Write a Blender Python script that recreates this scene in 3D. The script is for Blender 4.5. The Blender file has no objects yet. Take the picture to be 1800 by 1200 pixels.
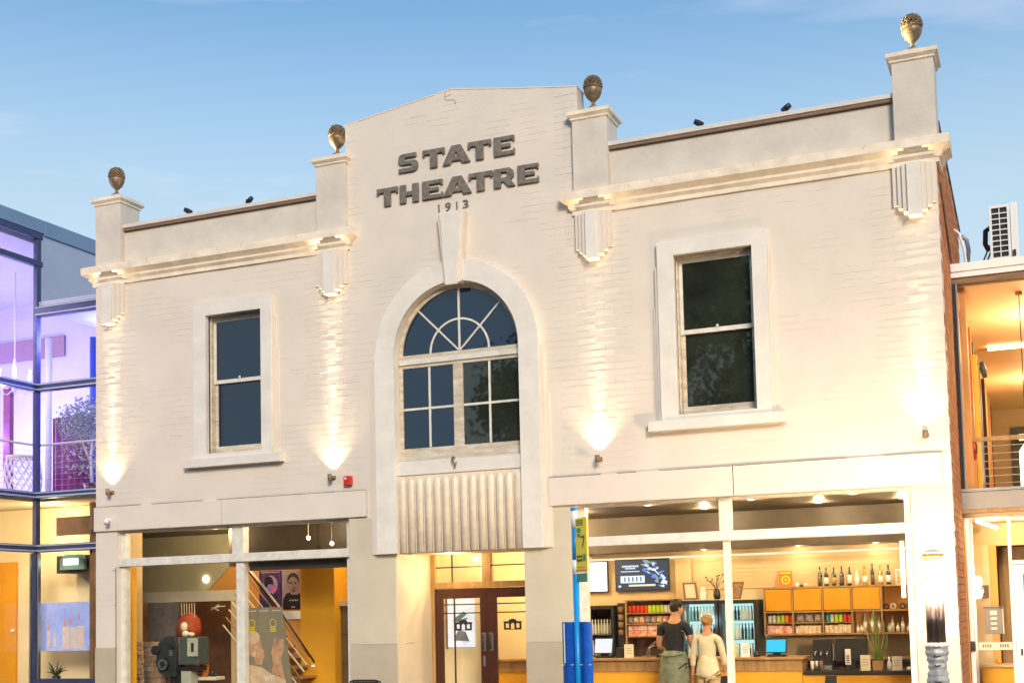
import bpy, bmesh, math, random
from mathutils import Vector, Matrix
from mathutils.geometry import tessellate_polygon
from mathutils import noise
random.seed(7)
R = math.radians
S = bpy.context.scene
C = S.collection

# ------------------------------------------------------------------ camera
cam = bpy.data.cameras.new('camera'); co = bpy.data.objects.new('camera', cam); C.objects.link(co)
co.matrix_world = Matrix(((0.92227260, 0.04880184, 0.38344704, 6.99753),
                          (0.38585285, -0.05710449, -0.92079132, -15.06873),
                          (-0.02303976, 0.99717474, -0.07149623, 1.70),
                          (0, 0, 0, 1)))
cam.sensor_width = 36; cam.lens = 44.75; cam.shift_y = 0.17428
cam.clip_start = .1; cam.clip_end = 3000
S.camera = co
# ------------------------------------------------------------------ sky and sun
SUN_EL, SUN_AZ = R(24), R(150)          # azimuth measured clockwise from +Y: from behind the camera, a little right
w = bpy.data.worlds.new('World'); S.world = w; w.use_nodes = True
nt = w.node_tree; bg = nt.nodes['Background']
sky = nt.nodes.new('ShaderNodeTexSky'); sky.sky_type = 'NISHITA'; sky.sun_disc = False
sky.sun_elevation = SUN_EL; sky.sun_rotation = SUN_AZ; sky.air_density = 1.0; sky.dust_density = 1.0; sky.ozone_density = 1.2
tc = nt.nodes.new('ShaderNodeTexCoord')
mp = nt.nodes.new('ShaderNodeMapping'); mp.inputs['Scale'].default_value = (1.2, 1.2, 6.5); mp.inputs['Location'].default_value = (1.9, .6, 1.3)
nz = nt.nodes.new('ShaderNodeTexNoise'); nz.inputs['Scale'].default_value = 2.1; nz.inputs['Detail'].default_value = 5; nz.inputs['Roughness'].default_value = .5
cr = nt.nodes.new('ShaderNodeValToRGB'); cr.color_ramp.elements[0].position = .57; cr.color_ramp.elements[1].position = .9
cr.color_ramp.elements[1].color = (.5, .5, .5, 1)
mx = nt.nodes.new('ShaderNodeMixRGB'); mx.inputs[2].default_value = (7.6, 7.0, 7.2, 1)
nt.links.new(tc.outputs['Generated'], mp.inputs[0]); nt.links.new(mp.outputs[0], nz.inputs['Vector'])
nt.links.new(nz.outputs['Fac'], cr.inputs[0]); nt.links.new(cr.outputs[0], mx.inputs[0])
# the air paler towards the horizon, clear blue above
sx = nt.nodes.new('ShaderNodeSeparateXYZ'); nt.links.new(tc.outputs['Generated'], sx.inputs[0])
hr = nt.nodes.new('ShaderNodeMapRange'); hr.interpolation_type = 'SMOOTHERSTEP'
hr.inputs[1].default_value = .18; hr.inputs[2].default_value = .55; hr.inputs[3].default_value = .9; hr.inputs[4].default_value = 0
nt.links.new(sx.outputs[2], hr.inputs[0])
tn = nt.nodes.new('ShaderNodeMixRGB'); tn.blend_type = 'MULTIPLY'; tn.inputs[0].default_value = 1; tn.inputs[2].default_value = (.56, .87, 1.0, 1)
hz = nt.nodes.new('ShaderNodeMixRGB'); hz.inputs[2].default_value = (3.5, 4.35, 4.8, 1)
nt.links.new(sky.outputs[0], tn.inputs[1]); nt.links.new(tn.outputs[0], hz.inputs[1]); nt.links.new(hr.outputs[0], hz.inputs[0])
nt.links.new(hz.outputs[0], mx.inputs[1]); nt.links.new(mx.outputs[0], bg.inputs[0])
bg.inputs[1].default_value = .128
sun = bpy.data.lights.new('sun', 'SUN'); sun.energy = 2.15; sun.angle = R(16); sun.color = (1, .83, .66)
so = bpy.data.objects.new('sun', sun); C.objects.link(so)
sd = Vector((math.sin(SUN_AZ) * math.cos(SUN_EL), math.cos(SUN_AZ) * math.cos(SUN_EL), math.sin(SUN_EL)))
so.rotation_euler = sd.to_track_quat('Z', 'Y').to_euler()
S.view_settings.view_transform = 'Standard'; S.view_settings.look = 'None'
S.view_settings.exposure = .50; S.view_settings.gamma = 1
S.render.engine = 'CYCLES'
S.cycles.use_denoising = True
S.cycles.max_bounces = 7; S.cycles.diffuse_bounces = 3; S.cycles.glossy_bounces = 3
S.cycles.transmission_bounces = 4; S.cycles.transparent_max_bounces = 10
S.cycles.caustics_reflective = False; S.cycles.caustics_refractive = False
S.cycles.sample_clamp_indirect = 6

# ------------------------------------------------------------------ materials
def mat(name, col, rough=.6, n=0.0, ns=8.0, bump=0.0, bs=60.0, metal=0.0, col2=None, emit=None, es=0.0, spec=.4, stretch=None, ior=None):
    m = bpy.data.materials.new(name); m.use_nodes = True
    t = m.node_tree; b = t.nodes['Principled BSDF']
    b.inputs['Roughness'].default_value = rough; b.inputs['Metallic'].default_value = metal
    b.inputs['Specular IOR Level'].default_value = spec
    if ior: b.inputs['IOR'].default_value = ior
    b.inputs['Base Color'].default_value = (*col, 1)
    if n or col2 or bump:
        g = t.nodes.new('ShaderNodeNewGeometry')
        mpn = t.nodes.new('ShaderNodeMapping')
        if stretch: mpn.inputs['Scale'].default_value = stretch
        t.links.new(g.outputs['Position'], mpn.inputs[0])
    if n or col2:
        a = t.nodes.new('ShaderNodeTexNoise'); a.inputs['Scale'].default_value = ns; a.inputs['Detail'].default_value = 6
        a.inputs['Roughness'].default_value = .62
        t.links.new(mpn.outputs[0], a.inputs['Vector'])
        r = t.nodes.new('ShaderNodeValToRGB'); r.color_ramp.elements[0].position = .33; r.color_ramp.elements[1].position = .67
        c2 = col2 or tuple(c * (1 - n) for c in col)
        c1 = col if col2 else tuple(min(1, c * (1 + n * .5)) for c in col)
        r.color_ramp.elements[0].color = (*c2, 1); r.color_ramp.elements[1].color = (*c1, 1)
        t.links.new(a.outputs['Fac'], r.inputs[0]); t.links.new(r.outputs[0], b.inputs['Base Color'])
    if bump:
        a = t.nodes.new('ShaderNodeTexNoise'); a.inputs['Scale'].default_value = bs; a.inputs['Detail'].default_value = 4
        t.links.new(mpn.outputs[0], a.inputs['Vector'])
        bn = t.nodes.new('ShaderNodeBump'); bn.inputs['Strength'].default_value = bump; bn.inputs['Distance'].default_value = .01
        t.links.new(a.outputs['Fac'], bn.inputs['Height']); t.links.new(bn.outputs[0], b.inputs['Normal'])
    if emit:
        b.inputs['Emission Color'].default_value = (*emit, 1); b.inputs['Emission Strength'].default_value = es
    return m

def glass(name, tint=(1, 1, 1), refl=1.0, ior=1.5):
    m = bpy.data.materials.new(name); m.use_nodes = True; t = m.node_tree
    t.nodes.remove(t.nodes['Principled BSDF']); out = t.nodes['Material Output']
    f = t.nodes.new('ShaderNodeFresnel'); f.inputs[0].default_value = ior
    tr = t.nodes.new('ShaderNodeBsdfTransparent'); tr.inputs[0].default_value = (*tint, 1)
    gl = t.nodes.new('ShaderNodeBsdfGlossy'); gl.inputs['Roughness'].default_value = .004
    gl.inputs[0].default_value = (refl, refl, refl, 1)
    mxx = t.nodes.new('ShaderNodeMixShader')
    g = t.nodes.new('ShaderNodeNewGeometry'); iv = t.nodes.new('ShaderNodeMath'); iv.operation = 'SUBTRACT'; iv.inputs[0].default_value = 1
    ml = t.nodes.new('ShaderNodeMath'); ml.operation = 'MULTIPLY'
    t.links.new(g.outputs['Backfacing'], iv.inputs[1]); t.links.new(iv.outputs[0], ml.inputs[0]); t.links.new(f.outputs[0], ml.inputs[1])
    t.links.new(ml.outputs[0], mxx.inputs[0]); t.links.new(tr.outputs[0], mxx.inputs[1]); t.links.new(gl.outputs[0], mxx.inputs[2])
    t.links.new(mxx.outputs[0], out.inputs[0]); return m

M = dict(
    paint=mat('cream_painted_brick', (.73, .645, .558), .62, .055, 1.6, .35, 90),
    paint_low=mat('warmlit_shopfront_paint', (.62, .54, .40), .55, .08, 1.6, .12, 40),  # beige shifted to yellow, holding warm street light in the colour
    plinth=mat('plinth_paint', (.50, .42, .31), .5, .10, 2.0, .12, 40),
    render=mat('rendered_parapet', (.66, .59, .51), .7, .12, 2.2, .3, 30),
    trim=mat('white_trim', (.76, .71, .64), .5, .10, 3.0, .10, 60),
    cornice=mat('cornice_uplit_paint', (.86, .74, .59), .55, .16, 5.0, .25, 50),  # golden cream carries the glow from below in the colour
    coping=mat('coping_metal', (.66, .63, .60), .4, .08, 4, 0),
    copunder=mat('shade_and_gutter_brown', (.24, .15, .09), .7, .3, 20, .2, 60, stretch=(.2, 1, 3)),  # shade under the coping as colour; also the brown gutter and flashing
    frame=mat('window_frame_paint', (.72, .68, .60), .45, .16, 9, .1, 80),
    oldframe=mat('weathered_frame_paint', (.70, .64, .53), .6, col2=(.46, .36, .25), ns=3.5, bump=.3, bs=60, stretch=(1, 1, 4)),
    panel=mat('reeded_panel_paint', (.80, .68, .53), .55, .12, 7, .1, 60),
    letter=mat('weathered_bronze_letters', (.23, .195, .155), .55, .35, 18, .2, 90, metal=.35),
    crack=mat('crack_shadow', (.13, .11, .09), .9),
    upane=mat('sky_blue_upper_glass', (.003, .016, .042), .02, bump=.05, bs=2.5, spec=.5, ior=1.68),  # blue of the reflected sky is put into the base colour
    side=mat('side_brick', (.62, .25, .08), .85, col2=(.36, .12, .05), ns=5, bump=.5, bs=70),
    mortar=mat('mortar', (.24, .15, .10), .9, .2, 20, .3, 60),
    bronze=mat('finial_bronze', (.26, .185, .11), .42, .4, 14, .3, 60, metal=.35),
    black=mat('black_metal', (.02, .02, .022), .4),
    dark=mat('dark_plastic', (.03, .028, .027), .35, .2, 10),
    steel=mat('steel', (.45, .45, .46), .3, metal=.9),
    navy=mat('dark_blue_steel', (.055, .07, .16), .35, .2, 6, metal=.3),
    fascia=mat('blue_grey_fascia', (.17, .27, .42), .5, .08, 3),
    fpanel=mat('pale_blue_cladding', (.36, .42, .56), .55, .06, 2),
    upane_green=mat('upper_window_glass_blind', (.026, .031, .022), .02, .5, 1.4, bump=.05, bs=2.5, spec=.5, ior=1.7),
    pane=glass('shop_glass', (.97, .98, .97), 1.0, 1.5),
    pane_v=glass('tinted_glass', (.90, .90, 1.0), 1.0, 1.6),
    maroon=mat('maroon_door', (.065, .020, .011), .35, .25, 12, .05, 50),
    wood=mat('warm_timber', (.42, .24, .09), .5, .35, 10, .1, 50, stretch=(1, 1, .15)),
    yellow=mat('yellow_wall', (.80, .40, .022), .6, .05, 2),
    orange=mat('orange_wall', (.72, .34, .09), .6, .06, 2),
    creamin=mat('interior_cream_wall', (.62, .46, .27), .6, .08, 2, .1, 20),
    brown=mat('dark_brown_wall', (.24, .13, .07), .7, .3, 3),
    ceil=mat('dark_ceiling', (.07, .05, .036), .45, .25, 3),
    ceil2=mat('pale_ceiling', (.78, .66, .46), .6, .05, 2),
    floor=mat('timber_floor', (.20, .11, .05), .4, .3, 6),
    white=mat('white', (.8, .8, .78), .4),
    paper=mat('paper', (.72, .66, .50), .6, .08, 30),
    red=mat('red_paint', (.55, .03, .02), .35),
    blue=mat('bus_blue', (.01, .27, .66), .3, .08, 12),
    dblue=mat('timetable_blue', (.005, .075, .40), .25, .2, 10),
    byellow=mat('sign_yellow', (.85, .68, .02), .4),
    green=mat('sign_green', (.02, .25, .14), .4),
    skin=mat('skin', (.50, .25, .14), .5, .08, 12),
    hair=mat('dark_hair', (.03, .018, .012), .6, .4, 60, .6, 120, stretch=(6, 6, 1)),
    hair2=mat('fair_hair', (.45, .24, .08), .55, .4, 60, .6, 120, stretch=(6, 6, 1)),
    tshirt=mat('black_cloth', (.016, .015, .016), .85, .3, 20, .3, 30),
    shirt=mat('cream_cloth', (.66, .58, .40), .8, .14, 9, .6, 14),
    greycloth=mat('grey_green_cloth', (.20, .22, .15), .85, .3, 12, .7, 16),
    trousers=mat('beige_trousers', (.58, .42, .22), .8, .15, 10, .4, 16),
    asphalt=mat('asphalt', (.05, .05, .052), .85, .3, 40, .5, 200),
    paving=mat('paving', (.30, .28, .25), .8, .2, 6, .3, 60),
    kerb=mat('kerb_stone', (.34, .33, .31), .8, .2, 12, .3, 60),
    leaf=mat('tree_leaf', (.11, .15, .07), .55, .4, 1.5),
    bark=mat('bark', (.12, .085, .06), .9, .3, 12, .6, 30),
    refl_green=mat('reflection_green', (.52, .50, .36), .6, .1, 2),  # tone of a reflection in the left shop glass
    foyer=mat('foyer_pale_wall', (.84, .74, .50), .6, .05, 2),
    hill=mat('hill_bush', (.05, .065, .05), .9, .4, .05),
    roofm=mat('roof_sheet', (.34, .33, .31), .6, .15, 3),
)
def emit(name, col, s): return mat(name, (0, 0, 0), .5, emit=col, es=s, spec=0)
M['lampglow'] = emit('downlight_glow', (1, .85, .55), 14)
M['striplight'] = emit('tube_glow', (1, .86, .62), 7)
M['lantern'] = emit('lantern_glow', (1, .72, .43), 540)

# ------------------------------------------------------------------ mesh helpers
class MB:
    def __init__(s): s.v = []; s.f = []
    def box(s, x0, x1, y0, y1, z0, z1):
        i = len(s.v)
        s.v += [(x0, y0, z0), (x1, y0, z0), (x1, y1, z0), (x0, y1, z0), (x0, y0, z1), (x1, y0, z1), (x1, y1, z1), (x0, y1, z1)]
        s.f += [(i, i+3, i+2, i+1), (i+4, i+5, i+6, i+7), (i, i+1, i+5, i+4), (i+1, i+2, i+6, i+5), (i+2, i+3, i+7, i+6), (i+3, i, i+4, i+7)]
        return s
    def tube(s, pts, r, seg=8, cap=True):
        rr = r if isinstance(r, (list, tuple)) else [r] * len(pts)
        pts = [Vector(p) for p in pts]; base = len(s.v)
        up = Vector((0, 0, 1)); prev = None
        for k, p in enumerate(pts):
            d = (pts[min(k+1, len(pts)-1)] - pts[max(k-1, 0)]).normalized()
            a = prev if prev is not None else (up if abs(d.z) < .95 else Vector((1, 0, 0)))
            u = (a - d * a.dot(d)).normalized(); prev = u; v = d.cross(u)
            for j in range(seg):
                t = 2 * math.pi * j / seg
                s.v.append(tuple(p + (u * math.cos(t) + v * math.sin(t)) * rr[k]))
        for k in range(len(pts) - 1):
            for j in range(seg):
                a0 = base + k*seg + j; a1 = base + k*seg + (j+1) % seg
                s.f.append((a0, a1, a1+seg, a0+seg))
        if cap:
            s.f.append(tuple(base + j for j in range(seg))[::-1]); s.f.append(tuple(base + (len(pts)-1)*seg + j for j in range(seg)))
        return s
    def lathe(s, cx, cy, prof, seg=16, jit=0):
        base = len(s.v)
        for k, (r, z) in enumerate(prof):
            for j in range(seg):
                t = 2 * math.pi * (j + (.5 * (k % 2) if jit else 0)) / seg
                q = r * (1 + random.uniform(-jit, jit))
                s.v.append((cx + q * math.cos(t), cy + q * math.sin(t), z))
        for k in range(len(prof) - 1):
            for j in range(seg):
                a0 = base + k*seg + j; a1 = base + k*seg + (j+1) % seg
                s.f.append((a0, a1, a1+seg, a0+seg))
        s.f.append(tuple(base + j for j in range(seg))[::-1]); s.f.append(tuple(base + (len(prof)-1)*seg + j for j in range(seg)))
        return s
    def prism(s, loops, y0, y1, plane='XZ'):
        def P(a, b, y):
            return (a, y, b) if plane == 'XZ' else ((y, a, b) if plane == 'YZ' else (a, b, y))
        tri = tessellate_polygon([[Vector((a, b, 0)) for a, b in L] for L in loops])
        flat = [p for L in loops for p in L]; n = len(flat); i = len(s.v)
        s.v += [P(a, b, y0) for a, b in flat] + [P(a, b, y1) for a, b in flat]
        for t in tri:
            s.f.append(tuple(i + k for k in t)); s.f.append(tuple(i + n + k for k in t)[::-1])
        o = 0
        for L in loops:
            m = len(L)
            for k in range(m):
                a, b = i + o + k, i + o + (k+1) % m
                s.f.append((a, b, b+n, a+n))
            o += m
        return s
    def sweep(s, rings, closed=True, caps=True):
        """rings: list of equal length vertex lists"""
        base = len(s.v); m = len(rings[0])
        for r in rings: s.v += [tuple(p) for p in r]
        for k in range(len(rings)-1):
            for j in range(m if closed else m-1):
                a0 = base + k*m + j; a1 = base + k*m + (j+1) % m
                s.f.append((a0, a1, a1+m, a0+m))
        if caps:
            s.f.append(tuple(base + j for j in range(m))[::-1]); s.f.append(tuple(base + (len(rings)-1)*m + j for j in range(m)))
        return s
    def ball(s, c, rx, ry, rz, seg=14, rings=9, jit=0):
        rg = []
        for k in range(rings + 1):
            t = math.pi * (.02 + .96 * k / rings) - math.pi / 2
            rg.append([(c[0] + rx*math.cos(t)*math.cos(2*math.pi*j/seg)*(1+random.uniform(-jit, jit)),
                        c[1] + ry*math.cos(t)*math.sin(2*math.pi*j/seg)*(1+random.uniform(-jit, jit)), c[2] + rz*math.sin(t)) for j in range(seg)])
        return s.sweep(rg)
    def mesh(s, name):
        me = bpy.data.meshes.new(name); me.from_pydata(s.v, [], s.f)
        b = bmesh.new(); b.from_mesh(me); bmesh.ops.recalc_face_normals(b, faces=b.faces); b.to_mesh(me); b.free(); return me
    def build(s, name, m, parent=None, smooth=False, bev=0, off=None):
        me = s.mesh(name); me.materials.append(M[m] if isinstance(m, str) else m)
        if smooth:
            for p in me.polygons: p.use_smooth = True
        o = bpy.data.objects.new(name, me); C.objects.link(o)
        if parent is not None:
            o.parent = parent
        if bev:
            bm_ = o.modifiers.new('edge', 'BEVEL'); bm_.width = bev; bm_.segments = 2; bm_.limit_method = 'ANGLE'; bm_.angle_limit = R(40)
        return o

def box(name, x0, x1, y0, y1, z0, z1, m, parent=None, bev=0):
    return MB().box(x0, x1, y0, y1, z0, z1).build(name, m, parent, bev=bev)
def tag(o, label=None, cat=None, group=None, kind=None):
    if label: o['label'] = label
    if cat: o['category'] = cat
    if group: o['group'] = group
    if kind: o['kind'] = kind
    return o
def thing(name, label, cat, group=None, loc=(0, 0, 0)):
    o = bpy.data.objects.new(name, None); C.objects.link(o); o.location = loc; o.empty_display_size = .1
    return tag(o, label, cat, group)
def struct(o): o['kind'] = 'structure'; return o
def copy_tree(o, parent=None):
    c = o.copy(); C.objects.link(c)
    if parent is not None: c.parent = parent
    for ch in o.children: copy_tree(ch, c)
    return c
def lamp(name, loc, energy, col=(1, .8, .5), size=.06, kind='POINT', parent=None, rot=None, angle=None, blend=.5, sx=None, sy=None):
    l = bpy.data.lights.new(name, kind); l.energy = energy; l.color = col
    if kind in ('POINT', 'SPOT'): l.shadow_soft_size = size
    if kind == 'SPOT': l.spot_size = angle; l.spot_blend = blend
    if kind == 'AREA':
        l.shape = 'RECTANGLE'; l.size = sx; l.size_y = sy
    o = bpy.data.objects.new(name, l); C.objects.link(o); o.location = loc
    if rot: o.rotation_euler = rot
    if parent is not None: o.parent = parent
    return o
def rect(x0, x1, z0, z1): return [(x0, z0), (x1, z0), (x1, z1), (x0, z1)]
def arc(cx, cz, r, a0, a1, n): return [(cx + r*math.cos(R(a0+(a1-a0)*k/n)), cz + r*math.sin(R(a0+(a1-a0)*k/n))) for k in range(n+1)]
ORD = ['first', 'second', 'third', 'fourth', 'fifth', 'sixth', 'seventh', 'eighth', 'ninth', 'tenth', 'eleventh', 'twelfth', 'thirteenth', 'fourteenth', 'fifteenth', 'sixteenth']

# ------------------------------------------------------------------ ground
struct(box('ground', -700, 700, -900, 700, -.6, -.22, 'asphalt'))
struct(box('road', -60, 60, -14.5, -2.6, -.22, -.135, 'asphalt'))
struct(box('kerb', -60, 60, -2.6, -2.45, -.22, 0.0, 'kerb'))
pv = MB()
for i in range(-16, 20):
    for j in range(4):
        pv.box(i*.6+.004, i*.6+.596, -2.44+j*.6, -2.44+j*.6+.592, -.05, -.004 - random.random()*.003)
struct(box('footpath', -60, 60, -2.45, .0, -.22, -.03, 'paving'))
o = pv.build('paving_slabs', 'paving'); o['kind'] = 'stuff'; o['label'] = 'square grey paving slabs of the footpath'

# ------------------------------------------------------------------ the theatre
T = thing('theatre_building', 'cream painted two storey theatre with stepped parapet and arched centre window', 'building', loc=(0, 0, 0))
XL, XR = -5.99, 6.09
arch_open = [(-.9, 3.6), (.9, 3.6)] + arc(0, 5.16, .9, 0, 180, 32)
outer = [(XL, 0), (-.96, 0), (-.96, 2.5), (.88, 2.5), (.88, 0), (XR, 0), (XR, 6.85), (1.76, 6.85), (1.76, 8.40), (.86, 8.54), (-.02, 8.69), (-.6, 8.61), (-1.65, 8.465), (-1.65, 6.85), (XL, 6.85)]
WL = (-3.95, -3.02, 4.04, 6.04); WR = (2.98, 3.945, 4.04, 6.02)
SL = (-5.60, -1.68, .45, 3.02); SR = (1.60, 5.64, .45, 3.02)
fw = MB().prism([outer, rect(*WL), rect(*WR), rect(*SL), rect(*SR), arch_open], .0, .26)
fw.build('front_wall', 'paint', T)
# raised brickwork: running bond clipped round the openings
def row_spans(z, spans, holes):
    for (a, b, c, d) in holes:
        if c < z + .043 and d > z + .043 - .001:
            ns = []
            for (s0, s1) in spans:
                if b <= s0 or a >= s1: ns.append((s0, s1)); continue
                if a > s0: ns.append((s0, a))
                if b < s1: ns.append((b, s1))
            spans = ns
    return spans
holes = [(-4.16, -2.82, 3.9, 6.25), (2.79, 4.13, 3.9, 6.2), (-1.35, 1.27, 2.4, 5.0), (-4.30, -2.69, 3.8, 4.02), (2.66, 4.27, 3.8, 4.02)]
bricks = []
PZ, PX, JT = .0862, .2436, .005
z = 3.40; row = 0
while z < 8.7:
    if z < 6.72: spans = [(XL + .003, XR - .003)]
    else: spans = [(-1.64, 1.75)]
    zc = z + .04
    spans = row_spans(z, spans, holes)
    if 5.0 <= z < 6.32:
        hw = math.sqrt(max(0, 1.17**2 - (z + .04 - 5.16)**2)) if z > 5.16 else 1.17
        if hw > 0: spans = row_spans(z, spans, [(-hw, hw, z - .1, z + .2)])
    if 6.05 < z < 6.9: spans = row_spans(z, spans, [(-.25, .25, z - .1, z + .2)])
    top = 0
    if z > 8.3:
        zt = z + PZ
        l = -1.64 + max(0, (zt - 8.465) / .225 * 1.62 + .0); r = 1.75 - max(0, (zt - 8.40) / .29 * 1.77)
        spans = [(l, r)] if r - l > .1 else []
    for (s0, s1) in spans:
        x = s0; first = True
        offs = (PX / 2 if row % 2 else PX)
        # lattice aligned to global bond
        k0 = math.floor((s0 - XL + (PX/2 if row % 2 else 0)) / PX)
        x = s0
        while x < s1 - .01:
            nx = XL - (PX/2 if row % 2 else 0) + (k0 + 1) * PX
            k0 += 1
            if nx - x < .02: continue
            nx = min(nx, s1)
            bricks.append((x, nx, z)); x = nx
    z += PZ; row += 1
# left ground floor pier
z = 1.31; row = 0
pier_b = []
while z < 2.98:
    x = XL + .003; k = 0
    xs = [x, -5.75, -5.605] if row % 2 else [x, -5.87, -5.63, -5.605]
    for a, b in zip(xs, xs[1:]):
        if b - a > .04: pier_b.append((a, b, z))
    z += PZ; row += 1
def rough_at(x, z0):
    nv = noise.noise(Vector((x*.9 + 7, z0*1.4, 3.1))) + random.uniform(-.3, .3)
    near = min(abs(x - q) for q in (-5.68, -1.905, 1.935, 5.836))
    if z0 > 3.4 and near < .42: return 2
    return 1 if nv > .19 else 0
def brick_faces(mb, x0, x1, z0, ya=-.0032, h=PZ, j=JT, lev=None):
    a, b, c, d = x0, x1, z0, z0 + h
    i = len(mb.v); rj = lambda q: random.uniform(-q, q)
    lev = rough_at((x0+x1)/2, z0) if lev is None else lev
    am_ = (0, .4, 1.6)[lev]; ex = (0, .0003, .0009)[lev]
    yf = ya + rj(.0006)*am_; tl = rj(.0012)*am_; tx = rj(.0008)*am_
    eb = (0, .0030, .004)[lev]; et = (0, .0028 if random.random() < .5 else .0003, .0034)[lev]; ja = .0006 if lev else 0
    mb.v += [(a, .02, c), (b, .02, c), (b, .02, d), (a, .02, d),
             (a, .0005, c), (b, .0005, c), (b, .0005, d), (a, .0005, d),
             (a + ex, yf + tl + tx, c + eb + rj(ja)), (b - ex, yf + tl - tx, c + eb + rj(ja)), (b - ex, yf - tl - tx, d - et + rj(ja)), (a + ex, yf - tl + tx, d - et + rj(ja))]
    for p in (0, 4):
        for q in range(4):
            mb.f.append((i+p+q, i+p+(q+1) % 4, i+p+4+(q+1) % 4, i+p+4+q))
    mb.f.append((i+8, i+9, i+10, i+11))
camp = co.matrix_world.translation
bricks.sort(key=lambda b: ((b[0]+b[1])/2 - camp.x)**2 + camp.y**2 + (b[2] - camp.z)**2 - (60 if b[1]-b[0] > .2 else 0))
single, rest = bricks[:300], bricks[300:] + pier_b
variants = []
for lev in range(3):
    variants.append([])
    for i in range(10):
        mb = MB(); brick_faces(mb, -PX/2, PX/2, 0, lev=lev)
        me = mb.mesh('brick'); me.materials.append(M['paint']); variants[lev].append(me)
for (a, b, zz) in single:
    if b - a > PX - .01:
        o = bpy.data.objects.new('brick', variants[rough_at((a+b)/2, zz)][random.randrange(10)]); o.location = ((a+b)/2, 0, zz)
    else:
        mb = MB(); brick_faces(mb, a, b, zz); me = mb.mesh('brick'); me.materials.append(M['paint']); o = bpy.data.objects.new('brick', me)
    C.objects.link(o); o.parent = T
mb = MB()
for (a, b, zz) in rest: brick_faces(mb, a, b, zz)
o = mb.build('painted_brickwork', 'paint', T); o['kind'] = 'stuff'

# plinth and ground floor pier faces
for (a, b) in ((XL, -5.605), (-1.675, -.965), (.885, 1.595), (5.645, XR)):
    MB().box(a - .004, b + .004, -.014, .004, 0, 1.305).build('plinth', 'plinth', T, bev=.003)
for (a, b) in ((-1.672, -.968), (.888, 1.592), (5.648, XR - .003)):
    MB().box(a, b, -.009, .004, 1.307, 3.0).build('pier_face', 'paint_low', T, bev=.003)
MB().box(-.9595, -.955, .0, 1.0, 1.31, 2.5).box(-.9595, -.952, .0, 1.0, 0, 1.305).build('entrance_reveal', 'paint_low', T)
# lintel bands with joints
for a, b in ((XL - .004, -3.727), (-3.718, -1.385)): box('lintel_band', a, b, -.045, .003, 3.022, 3.378, 'paint_low' if 0 else 'paint', T, bev=.004)
for a, b in ((1.255, 3.612), (3.622, 6.0)): box('lintel_band', a, b, -.045, .003, 3.022, 3.378, 'paint', T, bev=.004)
box('lintel_band', 6.006, XR + .003, -.03, .003, 3.022, 3.372, 'paint', T, bev=.004)
# ragged mortar line above the bands
mb = MB()
for (x0, x1) in ((XL, -1.39), (1.26, 6.0)):
    x = x0
    while x < x1:
        l = random.uniform(.1, .5); 
        if random.random() < .88: mb.box(x, min(x + l, x1), -.047, .0, 3.379, 3.382 + random.random()*.004)
        x += l
mb.build('flashing_gap', 'crack', T)['kind'] = 'stuff'
# parapets
for (a, b) in ((-5.47, -2.085), (2.165, 5.66)):
    p = box('parapet', a, b, .03, .28, 6.85, 7.50, 'render', T)
    box('coping', a - .004, b + .004, -.03, .33, 7.545, 7.60, 'coping', p, bev=.004)
    box('coping_shade_strip', a - .002, b + .002, -.015, .31, 7.505, 7.543, 'copunder', p)  # brown strip paints the shade beneath the coping overhang
# piers above the cornice
for cx in (-5.70, -1.85, 1.94, 5.88):
    p = box('pier', cx-.232, cx+.232, -.08, .36, 6.9, 7.93, 'render', T, bev=.004)
    prof = [(.0, 7.915), (.02, 7.93), (.02, 7.95), (.055, 7.985), (.055, 8.03), (.0, 8.034)]
    rg = [[(cx-.232-q, -.08-q, zz), (cx+.232+q, -.08-q, zz), (cx+.232+q, .36+q, zz), (cx-.232-q, .36+q, zz)] for q, zz in prof]
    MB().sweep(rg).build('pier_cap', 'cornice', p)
    rg = [[(cx-q, .14-q, zz), (cx+q, .14-q, zz), (cx+q, .14+q, zz), (cx-q, .14+q, zz)] for q, zz in ((.19, 8.035), (.19, 8.06), (.12, 8.10), (.09, 8.12))]
    MB().sweep(rg).build('cap_block', 'coping', p, bev=.003)
# gable coping edge and crack
mb = MB()
top = [(-1.655, 8.463), (-.6, 8.608), (-.02, 8.688), (.86, 8.538), (1.765, 8.398)]
for (a, b) in zip(top, top[1:]):
    i = len(mb.v)
    mb.v += [(a[0], -.006, a[1]), (b[0], -.006, b[1]), (b[0], -.006, b[1]+.018), (a[0], -.006, a[1]+.018), (a[0], .28, a[1]), (b[0], .28, b[1]), (b[0], .28, b[1]+.018), (a[0], .28, a[1]+.018)]
    mb.f += [(i, i+1, i+2, i+3), (i+4, i+5, i+6, i+7), (i, i+1, i+5, i+4), (i+3, i+2, i+6, i+7), (i, i+3, i+7, i+4), (i+1, i+2, i+6, i+5)]
mb.build('gable_coping', 'paint', T)
mb = MB()
for a, b in (((-.10, 8.67), (-.115, 8.60)), ((-.115, 8.60), (-.10, 8.555)), ((-.10, 8.555), (.03, 8.535)), ((.03, 8.535), (.05, 8.47)), ((-.02, 8.62), (-.10, 8.60))):
    mb.tube([(a[0], -.006, a[1]), (b[0], -.006, b[1])], .0028, 5)
mb.build('crack', 'crack', T)
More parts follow.
